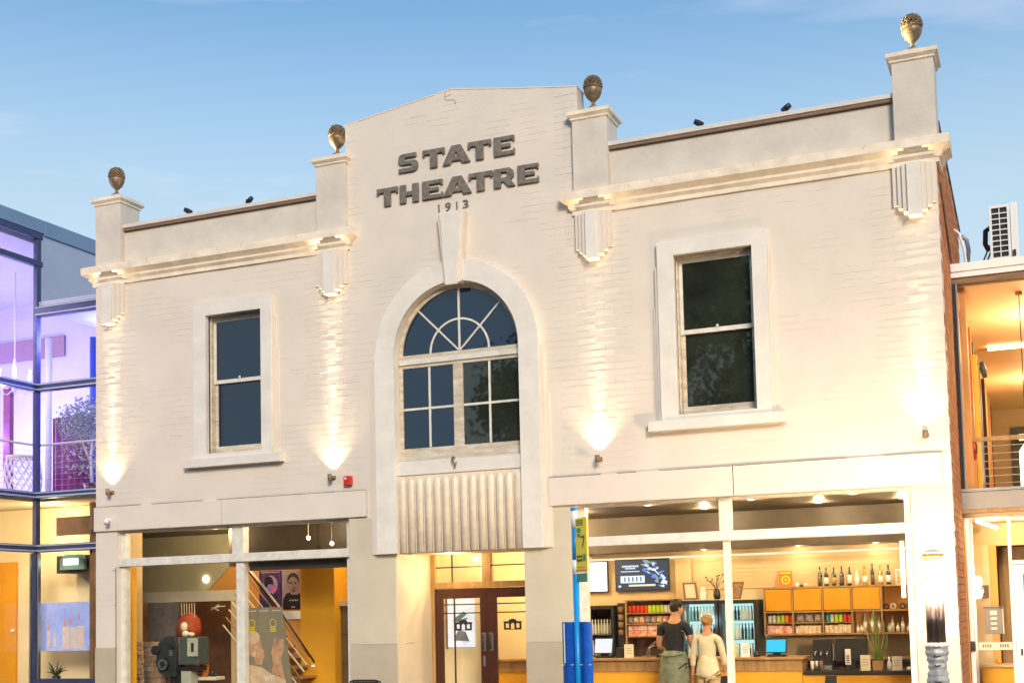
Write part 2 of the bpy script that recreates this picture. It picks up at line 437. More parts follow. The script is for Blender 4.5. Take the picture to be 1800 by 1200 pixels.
# hairline cracks and chips on the cornice fronts
# cornices
prof = [(0, 6.71), (.035, 6.711), (.035, 6.762), (.075, 6.80), (.075, 6.832), (.125, 6.868), (.155, 6.885), (.158, 6.99), (.0, 7.03)]
def cornice(x0, x1, yl, yr):
    n = len(prof)
    def ring(f): return [f(p, zz) for p, zz in prof]
    mb = MB()
    rings = [ring(lambda p, zz: (x0 - p, yl, zz)), ring(lambda p, zz: (x0 - p, -p, zz))]
    xs = []
    x = x0 + .55
    while x < x1 - .3: xs.append(x); x += random.uniform(.5, .8)
    for q in xs:
        d = random.uniform(-.0025, .0025)
        rings.append(ring(lambda p, zz: (q, -p + (d if p else 0), zz + d)))
    rings += [ring(lambda p, zz: (x1 + p, -p, zz)), ring(lambda p, zz: (x1 + p, yr, zz))]
    mb.sweep(rings)
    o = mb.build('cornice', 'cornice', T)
    cb = MB()
    for q in [x0 + (x1-x0)*f for f in (.17, .24, .41, .53, .62, .83)]:
        zz = 6.99; pr = -.163; x = q
        for k in range(3):
            nx = x + random.uniform(-.03, .03); nz = zz - random.uniform(.012, .022)
            cb.tube([(x, pr, zz), (nx, pr, nz)], .0012, 4); x, zz = nx, nz
        l = random.uniform(.1, .35)
    cb.build('hairline_crack', 'crack', o)['kind'] = 'stuff'
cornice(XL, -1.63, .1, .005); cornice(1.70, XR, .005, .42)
# stepped brackets
for cx in (-5.675, -1.865, 1.95, 5.845):
    b = box('bracket', cx-.078, cx+.078, -.15, .004, 6.10, 6.712, 'trim', T, bev=.003)
    for k, (h, yy) in enumerate(((6.155, -.118), (6.205, -.085), (6.255, -.052))):
        for s in (-1, 1):
            xa, xb = cx + s*(.079 + .055*k), cx + s*(.133 + .055*k)
            box('bracket_step', min(xa, xb), max(xa, xb), yy, .004, h, 6.711, 'paint', b, bev=.002)
# sash windows
def sash_window(Wd, name_label):
    x0, x1, z0, z1 = Wd
    wn = MB()
    # surround
    u = [(x0-.21, z0-.06), (x1+.18, z0-.06), (x1+.18, z1+.18), (x0-.21, z1+.18)]
    o = MB().prism([u, rect(x0, x1, z0-.0, z1)], -.08, .03).build('window', 'trim', T, bev=.003)
    o['label'] = name_label
    for k, (zt, yy) in enumerate(((z1-.12, -.052), (z1-.62, -.026))):
        for s in (-1, 1):
            e = x0-.212 if s < 0 else x1+.182
            a, b = e + s*(.038*k), e + s*(.038*(k+1))
            box('surround_step', min(a, b), max(a, b), yy, .003, z0-.055, zt, 'paint', o, bev=.002)
    box('sill', x0-.375, x1+.335, -.12, .012, z0-.185, z0-.062, 'trim', o, bev=.004)
    # jamb liner
    MB().prism([rect(x0-.002, x1+.002, z0-.002, z1+.002), rect(x0+.018, x1-.018, z0+.03, z1-.02)], .045, .2).build('frame', 'oldframe', o)
    zm = (z0+z1)/2 + .06
    MB().prism([rect(x0+.02, x1-.02, zm-.035, z1-.022), rect(x0+.062, x1-.062, zm+.02, z1-.075)], .095, .125).build('sash', 'frame', o, bev=.002)
    MB().prism([rect(x0+.02, x1-.02, z0+.032, zm+.03), rect(x0+.068, x1-.068, z0+.12, zm-.02)], .128, .16).build('sash', 'oldframe', o, bev=.002)
    box('pane', x0+.06, x1-.06, .108, .113, zm+.018, z1-.073, 'upane' if x0 < 0 else 'upane_green', o)
    box('pane', x0+.066, x1-.066, .142, .147, z0+.118, zm-.018, 'upane' if x0 < 0 else 'upane_green', o)
    MB().ball(((x0+x1)/2, .088, zm+.035), .02, .014, .02).build('catch', 'frame', o, smooth=True)
    return o
w1 = sash_window(WL, 'left sash window'); w2 = sash_window(WR, 'right sash window')
# arched centre window
AW = MB().prism([[(-1.2, 2.5), (-.902, 2.5), (-.902, 5.16)] + arc(0, 5.16, .902, 180, 0, 32)[1:] + [(.902, 2.5), (1.18, 2.5), (1.18, 5.16)] + arc(0, 5.16, 1.18, 0, 180, 36)[1:-1] + [(-1.2, 5.16)]], -.10, .004).build('arched_window', 'trim', T, bev=.003)
AW['label'] = 'arched window surround'
for k, (zt, yy) in enumerate(((5.04, -.066), (4.47, -.033))):
    for s in (-1, 1):
        e = -1.202 if s < 0 else 1.182
        a, b = e + s*.05*k, e + s*.05*(k+1)
        box('surround_step', min(a, b), max(a, b), yy, .003, 2.5, zt, 'paint', AW, bev=.002)
MB().prism([[(-.118, 6.03), (.118, 6.03), (.20, 6.97), (-.20, 6.97)]], -.125, .003).build('keystone', 'paint', AW, bev=.003)
MB().prism([[(-.085, 6.0), (.085, 6.0), (.145, 6.97), (-.145, 6.97)]], -.165, -.127).build('keystone', 'trim', AW, bev=.004)
F = MB().prism([[(-.9, 3.74), (.9, 3.74), (.9, 5.16)] + arc(0, 5.16, .898, 0, 180, 32)[1:], rect(-.845, -.095, 3.90, 4.985), rect(.045, .845, 3.90, 4.985), [(-.84, 5.16)] + [(.84, 5.16)] + arc(0, 5.16, .84, 0, 180, 32)[1:-1]], .045, .13).build('frame', 'oldframe', AW, bev=.003)
box('transom', -.895, .895, .02, .05, 5.03, 5.10, 'frame', AW, bev=.004)
for x in (-.45, .425): box('glazing_bar', x-.014, x+.014, .055, .085, 3.905, 4.98, 'frame', AW)
for a, b in ((-.84, -.1), (.05, .84)): box('glazing_bar', a, b, .053, .087, 4.415, 4.445, 'frame', AW)
box('glazing_bar', -.012, .016, .055, .085, 5.165, 5.998, 'frame', AW)
for s in (-1, 1):
    a = R(90 - s*45)
    dx, dz = math.cos(a), math.sin(a); nx, nz_ = -dz*.011, dx*.011
    MB().prism([[(dx*.02+nx, 5.16+dz*.02+nz_), (dx*.02-nx, 5.16+dz*.02-nz_), (dx*.84-nx, 5.16+dz*.84-nz_), (dx*.84+nx, 5.16+dz*.84+nz_)]], .057, .083).build('glazing_bar', 'frame', AW)
MB().prism([arc(0, 5.162, .44, 0, 180, 24) + arc(0, 5.162, .415, 180, 0, 24)], .056, .086).build('glazing_bar', 'frame', AW)
box('pane', -.85, -.09, .069, .073, 3.89, 4.99, 'upane', AW); box('pane', .04, .85, .069, .073, 3.89, 4.99, 'upane_green', AW)
MB().prism([[(-.85, 5.15), (.85, 5.15)] + arc(0, 5.16, .85, 0, 180, 24)], .069, .073).build('pane', 'upane', AW)
MB().sweep([[(x, y, zz) for y, zz in ((-.055, 3.535), (.05, 3.535), (.05, 3.735), (.02, 3.735), (-.055, 3.70))] for x in (-.9, .9)]).build('window_sill', 'trim', AW, bev=.003)
fp = box('reeded_panel', -.9, .9, -.035, .2, 2.505, 3.534, 'panel', T)
for k in range(14):
    cx = -.832 + k*.128
    rg = []
    for zz, s in ((2.507, 1), (3.40, 1), (3.43, .97), (3.455, .86), (3.475, .62), (3.484, .25)):
        rg.append([(cx + .054*s*math.cos(math.pi*q/8), -.034 - .038*s*math.sin(math.pi*q/8), zz) for q in range(9)])
    MB().sweep(rg).build('reed', 'panel', fp, smooth=True)

# lettering: weathered raised letters
def glyph(ch, x, z, w, h):
    P = lambda pts: [(x + a*w, z + b*h) for a, b in pts]
    if ch == 'T': return [P([(.34, 0), (.66, 0), (.66, .76), (.92, .76), (.92, .66), (1, .66), (1, 1), (0, 1), (0, .66), (.08, .66), (.08, .76), (.34, .76)])]
    if ch == 'E': return [P([(0, 0), (1, 0), (1, .30), (.93, .30), (.93, .20), (.34, .20), (.34, .41), (.80, .41), (.80, .60), (.34, .60), (.34, .79), (.92, .79), (.92, .70), (.99, .70), (.99, 1), (0, 1)])]
    if ch == 'A': return [P([(0, 0), (.28, 0), (.34, .17), (.66, .17), (.72, 0), (1, 0), (.66, 1), (.34, 1)]), P([(.42, .37), (.58, .37), (.50, .70)])]
    if ch == 'H': return [P([(0, 0), (.33, 0), (.33, .38), (.67, .38), (.67, 0), (1, 0), (1, 1), (.67, 1), (.67, .60), (.33, .60), (.33, 1), (0, 1)])]
    if ch == 'R': return [P([(0, 0), (.33, 0), (.33, .30), (.48, .30), (.68, 0), (1, 0), (.78, .36), (.92, .48), (.95, .68), (.90, .86), (.74, 1), (0, 1)]), P([(.33, .50), (.58, .50), (.64, .57), (.64, .73), (.58, .80), (.33, .80)])]
    if ch == 'S': return [P([(0, .0), (.78, .0), (.94, .07), (1, .22), (1, .44), (.93, .56), (.78, .61), (.36, .61), (.32, .66), (.32, .74), (.36, .79), (.92, .79), (.92, 1), (.22, 1), (.07, .94), (0, .80), (0, .58), (.07, .46), (.22, .41), (.62, .41), (.67, .36), (.67, .26), (.62, .21), (0, .21)])]
    if ch == '1': return [P([(.3, 0), (.72, 0), (.72, 1), (.42, 1), (.1, .82), (.3, .78)])]
    if ch == '9': return [P([(.15, 0), (.5, 0), (.82, .25), (.97, .6), (.95, .82), (.75, .98), (.5, 1), (.2, .96), (.03, .8), (.03, .6), (.2, .44), (.5, .40), (.58, .42), (.42, .16), (.15, .14)]), P([(.36, .62), (.5, .56), (.64, .62), (.68, .74), (.6, .84), (.42, .85), (.32, .76)])]
    if ch == '3': return [P([(.05, .0), (.7, 0), (.95, .12), (.97, .38), (.78, .52), (.93, .66), (.92, .88), (.7, 1), (.08, 1), (.05, .82), (.55, .82), (.62, .72), (.52, .6), (.3, .58), (.3, .42), (.55, .42), (.64, .3), (.55, .18), (.05, .18)])]
sign = box('sign_lettering', -.004, .004, -.012, .0, 7.30, 7.31, 'paint', T)
def letters(word, xs, z0, h, y0, y1):
    for ch, (a, b) in zip(word, xs):
        o = MB().prism(glyph(ch, a, z0, b-a, h), y0+.012, y1).build('letter' if ch.isalpha() else 'numeral', 'letter', sign, bev=.003)
letters('STATE', ((-.81, -.52), (-.445, -.12), (-.15, .255), (.225, .56), (.60, .895)), 7.655, .25, -.055, -.012)
letters('THEATRE', ((-1.15, -.83), (-.80, -.515), (-.46, -.155), (-.15, .265), (.228, .568), (.588, .89), (.928, 1.222)), 7.232, .248, -.055, -.012)
letters('1913', ((-.25, -.20), (-.135, -.045), (.015, .062), (.12, .212)), 7.040, .108, -.03, -.010)
# side wall of bare brick
sw = MB().prism([[(.262, 0), (13.5, 0), (13.5, 5.9), (4.1, 5.9), (4.1, 7.17), (.5, 7.44), (.3, 7.46), (.262, 7.46)]], 5.9, 6.078, 'YZ').build('side_wall', 'mortar', T)
mb = MB(); z = 0; row = 0
while z < 7.4:
    y = -.0 if row % 2 == 0 else -.12
    while y < 4.05:
        a, b = max(y, .0), y + PX; zt = z + PZ
        lim = 7.46 - max(0, (b - .3)) * .075
        if zt < lim and b - a > .03 and not (b > 2.2 and z < 5.8):
            rx = XR + random.uniform(-.002, .0025)
            mb.box(6.0785, rx, a + .004, b - .004, z + .004, zt - .004)
        y += PX
    z += PZ; row += 1
o = mb.build('bare_brickwork', 'side', T); o['kind'] = 'stuff'
MB().box(6.08, 6.10, .2, 4.1, 7.45, 7.49).build('side_capping', 'navy', T)
bpy.data.objects['side_capping'].rotation_euler = (-.075, 0, 0); bpy.data.objects['side_capping'].location = (0, 0.0, 0.02)
mb = MB().tube([(6.095, .35, 6.60), (6.105, 1.2, 6.20), (6.105, 1.78, 5.98)], .014, 6); mb.build('flashing', 'copunder', T)
# roofs and upper floor so no light leaks
box('roof', XL+.02, 6.06, .27, 9, 6.5, 6.6, 'roofm', T)
box('upper_floor', XL+.02, 5.898, .262, 9, 3.16, 3.4, 'brown', T)
box('back_wall', XL+.02, 5.898, 9, 9.2, 0, 6.6, 'brown', T)
box('end_wall', XL, XL+.07, .262, .97, 0, 3.158, 'creamin', T); box('end_wall', XL, XL+.2, .262, 9, 3.162, 6.9, 'paint', T)
box('end_wall', -7.6, -7.42, 2.32, 5.2, 0, 3.098, 'brown', T); box('end_wall', -7.6, -6.98, 2.24, 2.31, 0, 3.098, 'brown', T); box('end_wall', -7.04, -6.98, 1.07, 2.235, 0, 3.6, 'brown', T)

# ---- shop fronts
def shopfront(x0, x1, m0, m1, l0, l1, label):
    o = box('shop_window', x0, x0+.085, .085, .20, .45, 3.018, 'frame', T, bev=.003); o['label'] = label
    box('stile', x1-.085, x1, .085, .20, .45, 3.018, 'frame', o, bev=.003)
    box('mullion', m0, m1, .065, .20, 2.612, 3.015, 'frame', o, bev=.003)
    box('mullion', l0, l1, .075, .19, .45, 2.49, 'frame', o, bev=.003)
    box('transom_bar', x0+.002, x1-.002, .03, .19, 2.492, 2.61, 'frame', o, bev=.004)
    box('head', x0+.087, x1-.087, .095, .19, 2.985, 3.018, 'frame', o)
    box('sill', x0+.087, x1-.087, .02, .20, .45, .52, 'frame', o)
    for a, b, c, d in ((x0+.08, m0+.01, 2.60, 2.99), (m1-.01, x1-.08, 2.60, 2.99), (x0+.08, l0+.01, .51, 2.50), (l1-.01, x1-.08, .51, 2.50)):
        box('pane', a, b, .144, .149, c, d, 'pane', o)
    return o
shopfront(-5.60, -1.68, -3.62, -3.43, -3.56, -3.43, 'left shop window')
shopfront(1.60, 5.64, 3.405, 3.545, 3.44, 3.512, 'right shop window')

# ---- entrance
DY = 1.0
fr = MB().prism([rect(-.955, .88, 0, 2.62), rect(-.90, .66, .02, 2.04), rect(-.88, -.17, 2.125, 2.55), rect(-.035, .64, 2.125, 2.55)], DY, DY+.08).build('entrance_frame', 'wood', T, bev=.003)
box('pane', -.885, -.165, DY+.03, DY+.035, 2.12, 2.56, 'pane', fr); box('pane', -.04, .645, DY+.03, DY+.035, 2.12, 2.56, 'pane', fr)
mb = MB(); mb.box(-.88, -.17, DY+.02, DY+.045, 2.325, 2.343).box(-.64, -.624, DY+.022, DY+.043, 2.125, 2.55); mb.build('glazing_bar', 'dark', fr)
MB().box(-.035, .64, DY+.02, DY+.045, 2.335, 2.352).build('glazing_bar', 'dark', fr)
box('soffit', -.955, .88, .2, DY, 2.51, 2.6, 'paint_low', T)
for (a, b, hx) in ((-.90, -.122, -.155), (-.118, .66, -.045)):
    gl = (a + .12, b - .085) if a < -.5 else (a + .155, b - .12)
    d = MB().prism([rect(a, b, .02, 2.035), rect(gl[0], gl[1], .35, 1.90)], DY+.01, DY+.055).build('door', 'maroon', T, bev=.003)
    box('door_pane', gl[0]-.005, gl[1]+.005, DY+.03, DY+.034, .345, 1.905, 'pane', d)
    g = MB()
    for zz in (1.70, 1.80) if 0 else (1.695, 1.815): g.box(gl[0], gl[1], DY+.02, DY+.044, zz-.008, zz+.008)
    if a < -.5: g.box(gl[0]+.165, gl[0]+.182, DY+.021, DY+.043, .35, 1.90)
    g.build('door_glazing_bar', 'dark', d)
    box('push_plate', hx-.03, hx+.03, DY+.004, DY+.009, 1.17, 1.42, 'steel', d, bev=.002)
    MB().tube([(hx, DY-.03, 1.19), (hx, DY-.03, 1.40)], .011, 8).tube([(hx, DY-.03, 1.20), (hx, DY+.01, 1.20)], .008, 6).tube([(hx, DY-.03, 1.39), (hx, DY+.01, 1.39)], .008, 6).build('door_handle', 'black', d, smooth=True)
    if a < -.5: box('lock_plate', hx-.018, hx+.018, DY+.004, DY+.009, .96, 1.10, 'steel', d, bev=.002)
    cx = (gl[0]+gl[1])/2 + (.02 if a < -.5 else -.02); zc = 1.455
    sh = [(-.13, 0), (-.13, .10), (-.145, .115), (-.06, .115), (-.055, .135), (0, .15), (.055, .135), (.06, .115), (.145, .115), (.13, .10), (.13, 0)]
    hl = [[(-.10, .025), (-.055, .025), (-.055, .085), (-.10, .085)], [(-.025, .01), (.025, .01), (.025, .075), (0, .095), (-.025, .075)], [(.055, .025), (.10, .025), (.10, .085), (.055, .085)]]
    MB().prism([[(cx+p, zc+q) for p, q in sh]] + [[(cx+p, zc+q) for p, q in L] for L in hl], DY+.026, DY+.028).build('door_logo', 'black', d)
# the added entrance soffit light is built with the downlights
# ------------------------------------------------------------------ interiors (parts of the theatre)
box('shop_floor', XL+.2, 5.898, .262, 9, -.02, .0, 'floor', T)
box('shop_ceiling', -1.4, 5.898, .262, 9, 3.10, 3.158, 'ceil', T)
bw = box('bar_back_wall', -1.2, 5.75, 4.0, 4.1, 0, 3.098, 'creamin', T)
box('foyer_ceiling', -1.25, .34, 1.09, 3.9, 3.07, 3.098, 'ceil2', T)
box('bulkhead', .35, 5.75, 3.55, 3.998, 2.56, 3.098, 'ceil', T)
MB().box(.4, 5.74, 3.97, 3.998, 2.462, 2.492).build('wall_light_strip', emit('wall_wash', (1, .82, .55), .9), bw)
mb = MB()
for r_ in range(17):
    zz = 1.99 + r_*.028
box('right_inner_wall', 5.75, 5.898, .262, 4.1, 0, 3.098, 'creamin', T)
box('chase_pilaster', 1.78, 2.02, 3.93, 3.998, 0, 2.43, 'creamin', bw)
# painted boards of the back wall
for k in range(8):
    box('wall_board', 2.04, 5.74, 3.985, 3.998, 1.97+k*.06, 1.97+k*.06+.056, 'creamin', bw)
box('foyer_side_wall', -1.35, -1.25, 1.02, 9, 0, 3.098, 'creamin', T)
# left room
box('left_floor', -7.42, -6.975, 2.315, 9, -.02, 0, 'floor', T); box('left_floor', -6.975, XL+.2, 1.02, 9, -.02, .0, 'floor', T)
box('left_ceiling', -7.42, -6.975, 2.315, 6.0, 3.10, 3.158, 'ceil', T); box('left_ceiling', -6.975, -1.405, 1.022, 6.0, 3.10, 3.158, 'ceil', T)
box('left_ceiling', XL+.2, -1.405, .262, 1.02, 3.10, 3.158, 'ceil', T)
box('display_beam', -7.42, -5.24, 2.5, 2.62, 1.985, 2.165, 'trim', T, bev=.003)
MB().prism([[(-7.42, 2.0), (-6.1, 2.0), (-5.42, 2.60), (-5.24, 2.72), (-5.24, 3.098), (-7.42, 3.098)]], 2.64, 2.66).build('display_wall_and_reflection', 'refl_green', T)  # sheet coloured as the slanting reflection seen in the shop glass
box('display_wall_and_reflection', -7.42, -5.24, 2.664, 2.7, 2.0, 3.098, 'orange', T)
box('bulkhead', -4.72, -1.4, 1.55, 1.65, 2.50, 3.098, 'ceil', T)
box('display_post', -5.36, -5.245, 2.5, 2.64, 0, 1.984, 'creamin', T)
box('display_back_wall', -7.42, -5.2, 4.4, 4.5, 0, 3.098, 'brown', T)
box('partition', -5.24, -5.14, 2.64, 4.5, 0, 3.098, 'brown', T)
box('left_side_lining', -5.785, -5.60, .27, .44, .45, 2.5, 'yellow', T)
box('poster_wall', -5.14, -4.03, 2.64, 2.74, 0, 3.098, 'orange', T)
box('yellow_column', -4.028, -3.40, 2.50, 2.98, 0, 3.098, 'yellow', T)
box('left_back_wall', -3.40, -1.36, 2.9, 3.0, 0, 3.098, 'creamin', T)
box('roller_blind', -3.425, -1.77, .205, .24, 2.36, 2.49, 'ceil', T)

# ------------------------------------------------------------------ things inside: bar
# counter
ct = thing('bar_counter', 'yellow fronted serving counter with brown timber top in the right shop', 'counter')
box('counter_front', -1.2, 3.88, 2.62, 2.66, 0, .80, 'yellow', ct); box('counter_band', -1.2, 3.885, 2.60, 2.665, .80, .955, 'wood', ct)
box('counter_top', -1.2, 3.92, 2.55, 3.15, .957, .992, 'wood', ct, bev=.004)
box('counter_end', 3.84, 3.88, 2.665, 3.1, 0, .955, 'wood', ct)
c2 = thing('low_counter', 'lower yellow counter with black top at the right end of the bar', 'counter')
box('counter_front', 3.89, 5.70, 2.62, 2.66, 0, .745, 'yellow', c2); box('counter_top', 3.925, 5.70, 2.57, 3.2, .75, .80, 'dark', c2, bev=.004)
# back counter
bc = thing('back_counter', 'dark worktop against the back wall under the orange shelves', 'counter')
box('worktop', 3.0, 5.7, 3.45, 3.95, .86, .90, 'dark', bc); box('cupboard', 3.0, 5.7, 3.5, 3.95, 0, .858, 'brown', bc)
# orange shelving
sh = thing('wall_shelves', 'orange wall shelving of two rows of open boxes behind the bar', 'shelving')
xs = [3.19, 3.60, 4.03, 4.44, 4.85, 5.30]
SY0, SY1 = 3.62, 3.97
for x in xs: box('upright', x-.012, x+.012, SY0, SY1, 1.285, 1.945, 'wood', sh)
for zz in (1.275, 1.60, 1.95): box('shelf', 3.175, 5.315, SY0-.005, SY1+.0, zz-.012, zz+.012, 'wood', sh)
for a, b in zip(xs, xs[1:]):
    box('shelf_back', a+.013, b-.013, SY1-.03, SY1-.015, 1.615, 1.937, 'yellow' if a < 4.8 else 'orange', sh)
    box('shelf_back', a+.013, b-.013, SY1-.03, SY1-.015, 1.29, 1.588, 'brown' if a < 4.4 else 'orange', sh)
    if a < 4.4: box('middle_shelf', a+.013, b-.013, SY0+.01, SY1-.031, 1.432, 1.444, 'wood', sh)
for a, b in list(zip(xs, xs[1:]))[:4]:
    box('flap_door', a+.02, b-.02, SY0+.006, SY0+.018, 1.622, 1.93, mat('amber_panel', (.78, .33, .03), .25, .1, 3), sh)
# bottles on top
def bottle(name, x, y, z, h, r, gcol, lcol, label, grp, lz=(.12, .5)):
    o = MB().lathe(x, y, [(r*.92, z), (r, z+.012*h/.3), (r, z+h*.58), (r*.75, z+h*.67), (r*.36, z+h*.78), (r*.34, z+h*.97), (r*.40, z+h*.975), (r*.40, z+h)], 12).build(name, gcol, None, smooth=True)
    tag(o, label, 'bottle', grp)
    MB().lathe(x, y, [(r*1.02, z+h*lz[0]), (r*1.02, z+h*lz[1])], 12).build('label', lcol, o, smooth=True)
    return o
gd = mat('dark_green_glass', (.012, .03, .008), .12, spec=.8); gy = mat('amber_white_wine', (.36, .27, .05), .12, spec=.8); gc = mat('clear_bottle', (.66, .62, .46), .12, spec=.8)
lw = M['white']; lk = mat('charcoal_label', (.12, .10, .08), .5); lo = mat('tan_label', (.45, .33, .15), .5)
bx = [3.99, 4.08, 4.19, 4.30, 4.41, 4.51, 4.62, 4.73, 4.84, 4.95]
bh = [.285, .27, .27, .28, .27, .235, .28, .305, .28, .28]
bc_ = [gd, gd, gd, gd, gd, gc, gy, gd, gy, gd]; bl = [lk, lw, lo, lk, lw, lw, lw, lk, lw, lw]
nm = ['dark bottle with dark label', 'dark bottle with white label', 'dark bottle with tan label', 'dark bottle with charcoal label', 'dark bottle with tall white label', 'short clear bottle with white label', 'amber bottle with white label', 'tallest dark slender bottle', 'pale amber bottle with broad white label', 'dark green bottle with white label']
for i in range(10):
    bottle('wine_bottle', bx[i], 3.75, 1.963, bh[i], .032 if i != 7 else .027, bc_[i], bl[i], f'{nm[i]}, {ORD[i]} from the left on top of the shelves', 'bottles on top of the wall shelves', (.12, .56) if i == 4 else (.12, .46))
o = box('framed_picture', 5.03, 5.22, 3.9, 3.92, 1.963, 2.18, 'white', None); tag(o, 'small pale framed print at the right end of the shelf top', 'picture')
box('print', 5.05, 5.20, 3.892, 3.899, 1.985, 2.16, mat('print', (.62, .50, .36), .5, .4, 20), o)
o = box('orange_notice', 3.38, 3.58, 3.80, 3.815, 1.963, 2.2, mat('orange_card', (.80, .20, .05), .5), None); tag(o, 'orange card with a yellow ring standing on the shelf top', 'sign')
MB().prism([arc(3.485, 2.07, .065, 0, 360, 20)[:-1], arc(3.485, 2.07, .045, 0, 360, 20)[:-1]], 3.796, 3.799).build('ring', 'byellow', o)
MB().prism([arc(3.485, 2.07, .02, 18, 378, 5)[:-1]], 3.796, 3.799).build('star', 'byellow', o)
box('print_band', 3.40, 3.56, 3.796, 3.799, 2.165, 2.185, 'byellow', o)
for i, (x, hh) in enumerate(((3.66, .06), (3.72, .035), (3.79, .05))):
    o = MB().lathe(x, 3.74, [(.02, 1.963), (.03, 1.963+hh*.5), (.022, 1.963+hh)], 10).build('small_jar', ('white', 'dark', 'paper')[i], None, smooth=True); tag(o, ('small white jar', 'low black tin', 'small straw coloured pot')[i] + ' beside the orange card on the shelf top', 'jar')
# goods in the boxes
def can(x, y, z, col, label, grp, r=.029, h=.11):
    o = MB().lathe(x, y, [(r*.85, z), (r, z+.008), (r, z+h-.01), (r*.85, z+h)], 10).build('can', col, None, smooth=True); tag(o, label, 'can', grp)
cols = {k: mat(k+'_tin', c, .3) for k, c in dict(silver=(.55, .58, .6), lime=(.42, .6, .04), red=(.62, .05, .03), orange=(.75, .22, .03), teal=(.05, .3, .38), navy=(.02, .05, .2), white=(.75, .75, .7)).items()}
rows = [(3.22, ['silver', 'silver', 'lime', 'lime', 'orange', 'red'], 'first'), (4.055, ['teal', 'silver', 'lime', 'lime', 'red', 'red'], 'third')]
for x0, cc, nb in rows:
    for i, c in enumerate(cc):
        can(x0 + .03 + i*.062, 3.70, 1.445, cols[c], f'{c} can, {ORD[i]} from the left in the {nb} lower shelf box', 'cans in the shelf boxes')
def packet(name, x, y, z, w_, h, col, label, grp, cat='packet', d=.04):
    o = MB().sweep([[(x + s*w_/2, y - d*t*(1 if q else .2), z + zz) for s, t in ((-1, .15), (-.4, 1), (.4, 1), (1, .15), (1, -.1), (-1, -.1))] for zz, q in ((0, 0), (h*.25, 1), (h*.75, 1), (h, 0))]).build(name, col, None)
    tag(o, label, cat, grp); return o
pb = mat('patterned_packet', (.10, .12, .22), .35, col2=(.55, .42, .3), ns=28)
for i in range(3): packet('snack_packet', 3.69+i*.13, 3.70, 1.445, .115, .125, pb, f'dark patterned snack bag, {ORD[i]} from the left in the second lower box', 'snack bags in the second box')
cb = mat('carton_print', (.80, .76, .66), .4, col2=(.55, .30, .10), ns=22)
rb_ = mat('red_carton_print', (.66, .07, .03), .4, col2=(.80, .72, .6), ns=16)
for bi, (x0, mm) in enumerate(((3.22, rb_), (3.63, cb), (4.05, cb))):
    for i in range(6 if bi else 3):
        ww = .058 if bi else .118
        o = box('carton', x0+i*(ww+.004), x0+i*(ww+.004)+ww, 3.64, 3.80, 1.288, 1.288+.115+random.uniform(-.01, .006), mm, None, bev=.002)
        tag(o, f"{'red' if bi == 0 else 'cream'} snack carton, {ORD[i]} from the left, bottom of {ORD[bi]} shelf box", 'carton', 'cartons in the shelf boxes')
for i, (x, h, c) in enumerate(((4.50, .12, gc), (4.55, .12, gc), (4.60, .27, gc), (4.70, .275, gc), (4.80, .22, gc), (4.93, .13, gc), (4.98, .23, gc), (5.05, .13, gc), (5.12, .21, gc), (5.2, .12, gc), (5.26, .12, gc))):
    bottle('spirit_bottle', x, 3.74, 1.289, h, .026, c, lw, f"{'tall' if h > .2 else 'short'} pale bottle, {ORD[i]} from the left in the two right lower shelf boxes", 'pale bottles in the right shelf boxes', (.1, .55))
for i, x in enumerate((4.91, 5.0, 5.13, 5.22)):
    o = MB().tube([(x + .035*math.cos(a_), 3.70, 1.65 + .035*math.sin(a_)) for a_ in [k*math.pi/5 for k in range(11)]], .011, 6).build('ring_box', ('dark', 'paper', 'dark', 'brown')[i], None, smooth=True)
    tag(o, f'round coiled tin, {ORD[i]} from the left in the upper right shelf box', 'tin', 'tins in the upper right box')
# screens
def screen(name, x0, x1, z0, z1, y, label, em, frame='dark', bez=.018, parent=None):
    o = box(name, x0-bez, x1+bez, y, y+.04, z0-bez, z1+bez, frame, None, bev=.003); tag(o, label, 'screen')
    box('display', x0, x1, y-.003, y-.0005, z0, z1, em, o); return o
tvE = mat('menu_screen_blue', (.01, .015, .03), .3, emit=(.022, .036, .065), es=1.0)
tv = screen('menu_screen', .83, 1.665, 1.99, 2.45, 3.93, 'wide wall screen showing a film advert in white and blue on black', tvE)
we = emit('screen_white', (.75, .86, 1), 1.0); be = emit('screen_blue', (.16, .32, .85), .9); ge = emit('screen_grey', (.4, .5, .55), .7)
def scr(parent, m, x0, x1, z0, z1, y=3.9255): box('screen_graphic', x0, x1, y-.001, y, z0, z1, m, parent)
for a, b, c, d in ((.93, 1.22, 2.345, 2.372), (.98, 1.17, 2.315, 2.335), (.91, 1.25, 2.27, 2.285)): 
    n = int((b-a)/.034)
    for i in range(n): scr(tv, we, a+i*.034, a+i*.034+.026, c, d)
scr(tv, we, .90, 1.29, 2.10, 2.21)
for i in range(5): scr(tv, tvE, .96+i*.065, .98+i*.065, 2.12, 2.19, 3.924)
scr(tv, emit('screen_cream', (.9, .8, .55), .9), 1.03, 1.46, 2.045, 2.075); scr(tv, we, .865, .905, 2.035, 2.065)
for k in range(70):
    cx, cz = random.uniform(1.27, 1.64), random.uniform(2.03, 2.44)
    if cz < 2.42 - (cx-1.2)*1.1 + .28 and cz > 2.36 - (cx-1.2)*.9:
        a_ = random.uniform(-.9, .2); r1, r2 = random.uniform(.015, .06), random.uniform(.005, .022)
        pts = [(cx + r1*math.cos(t)*math.cos(a_) - r2*math.sin(t)*math.sin(a_), cz + r1*math.cos(t)*math.sin(a_) + r2*math.sin(t)*math.cos(a_)) for t in [q*math.pi/5 for q in range(10)]]
        MB().prism([pts], 3.9188 + k*.00006, 3.91885 + k*.00006).build('screen_graphic', (we, ge, be)[k % 3], tv)
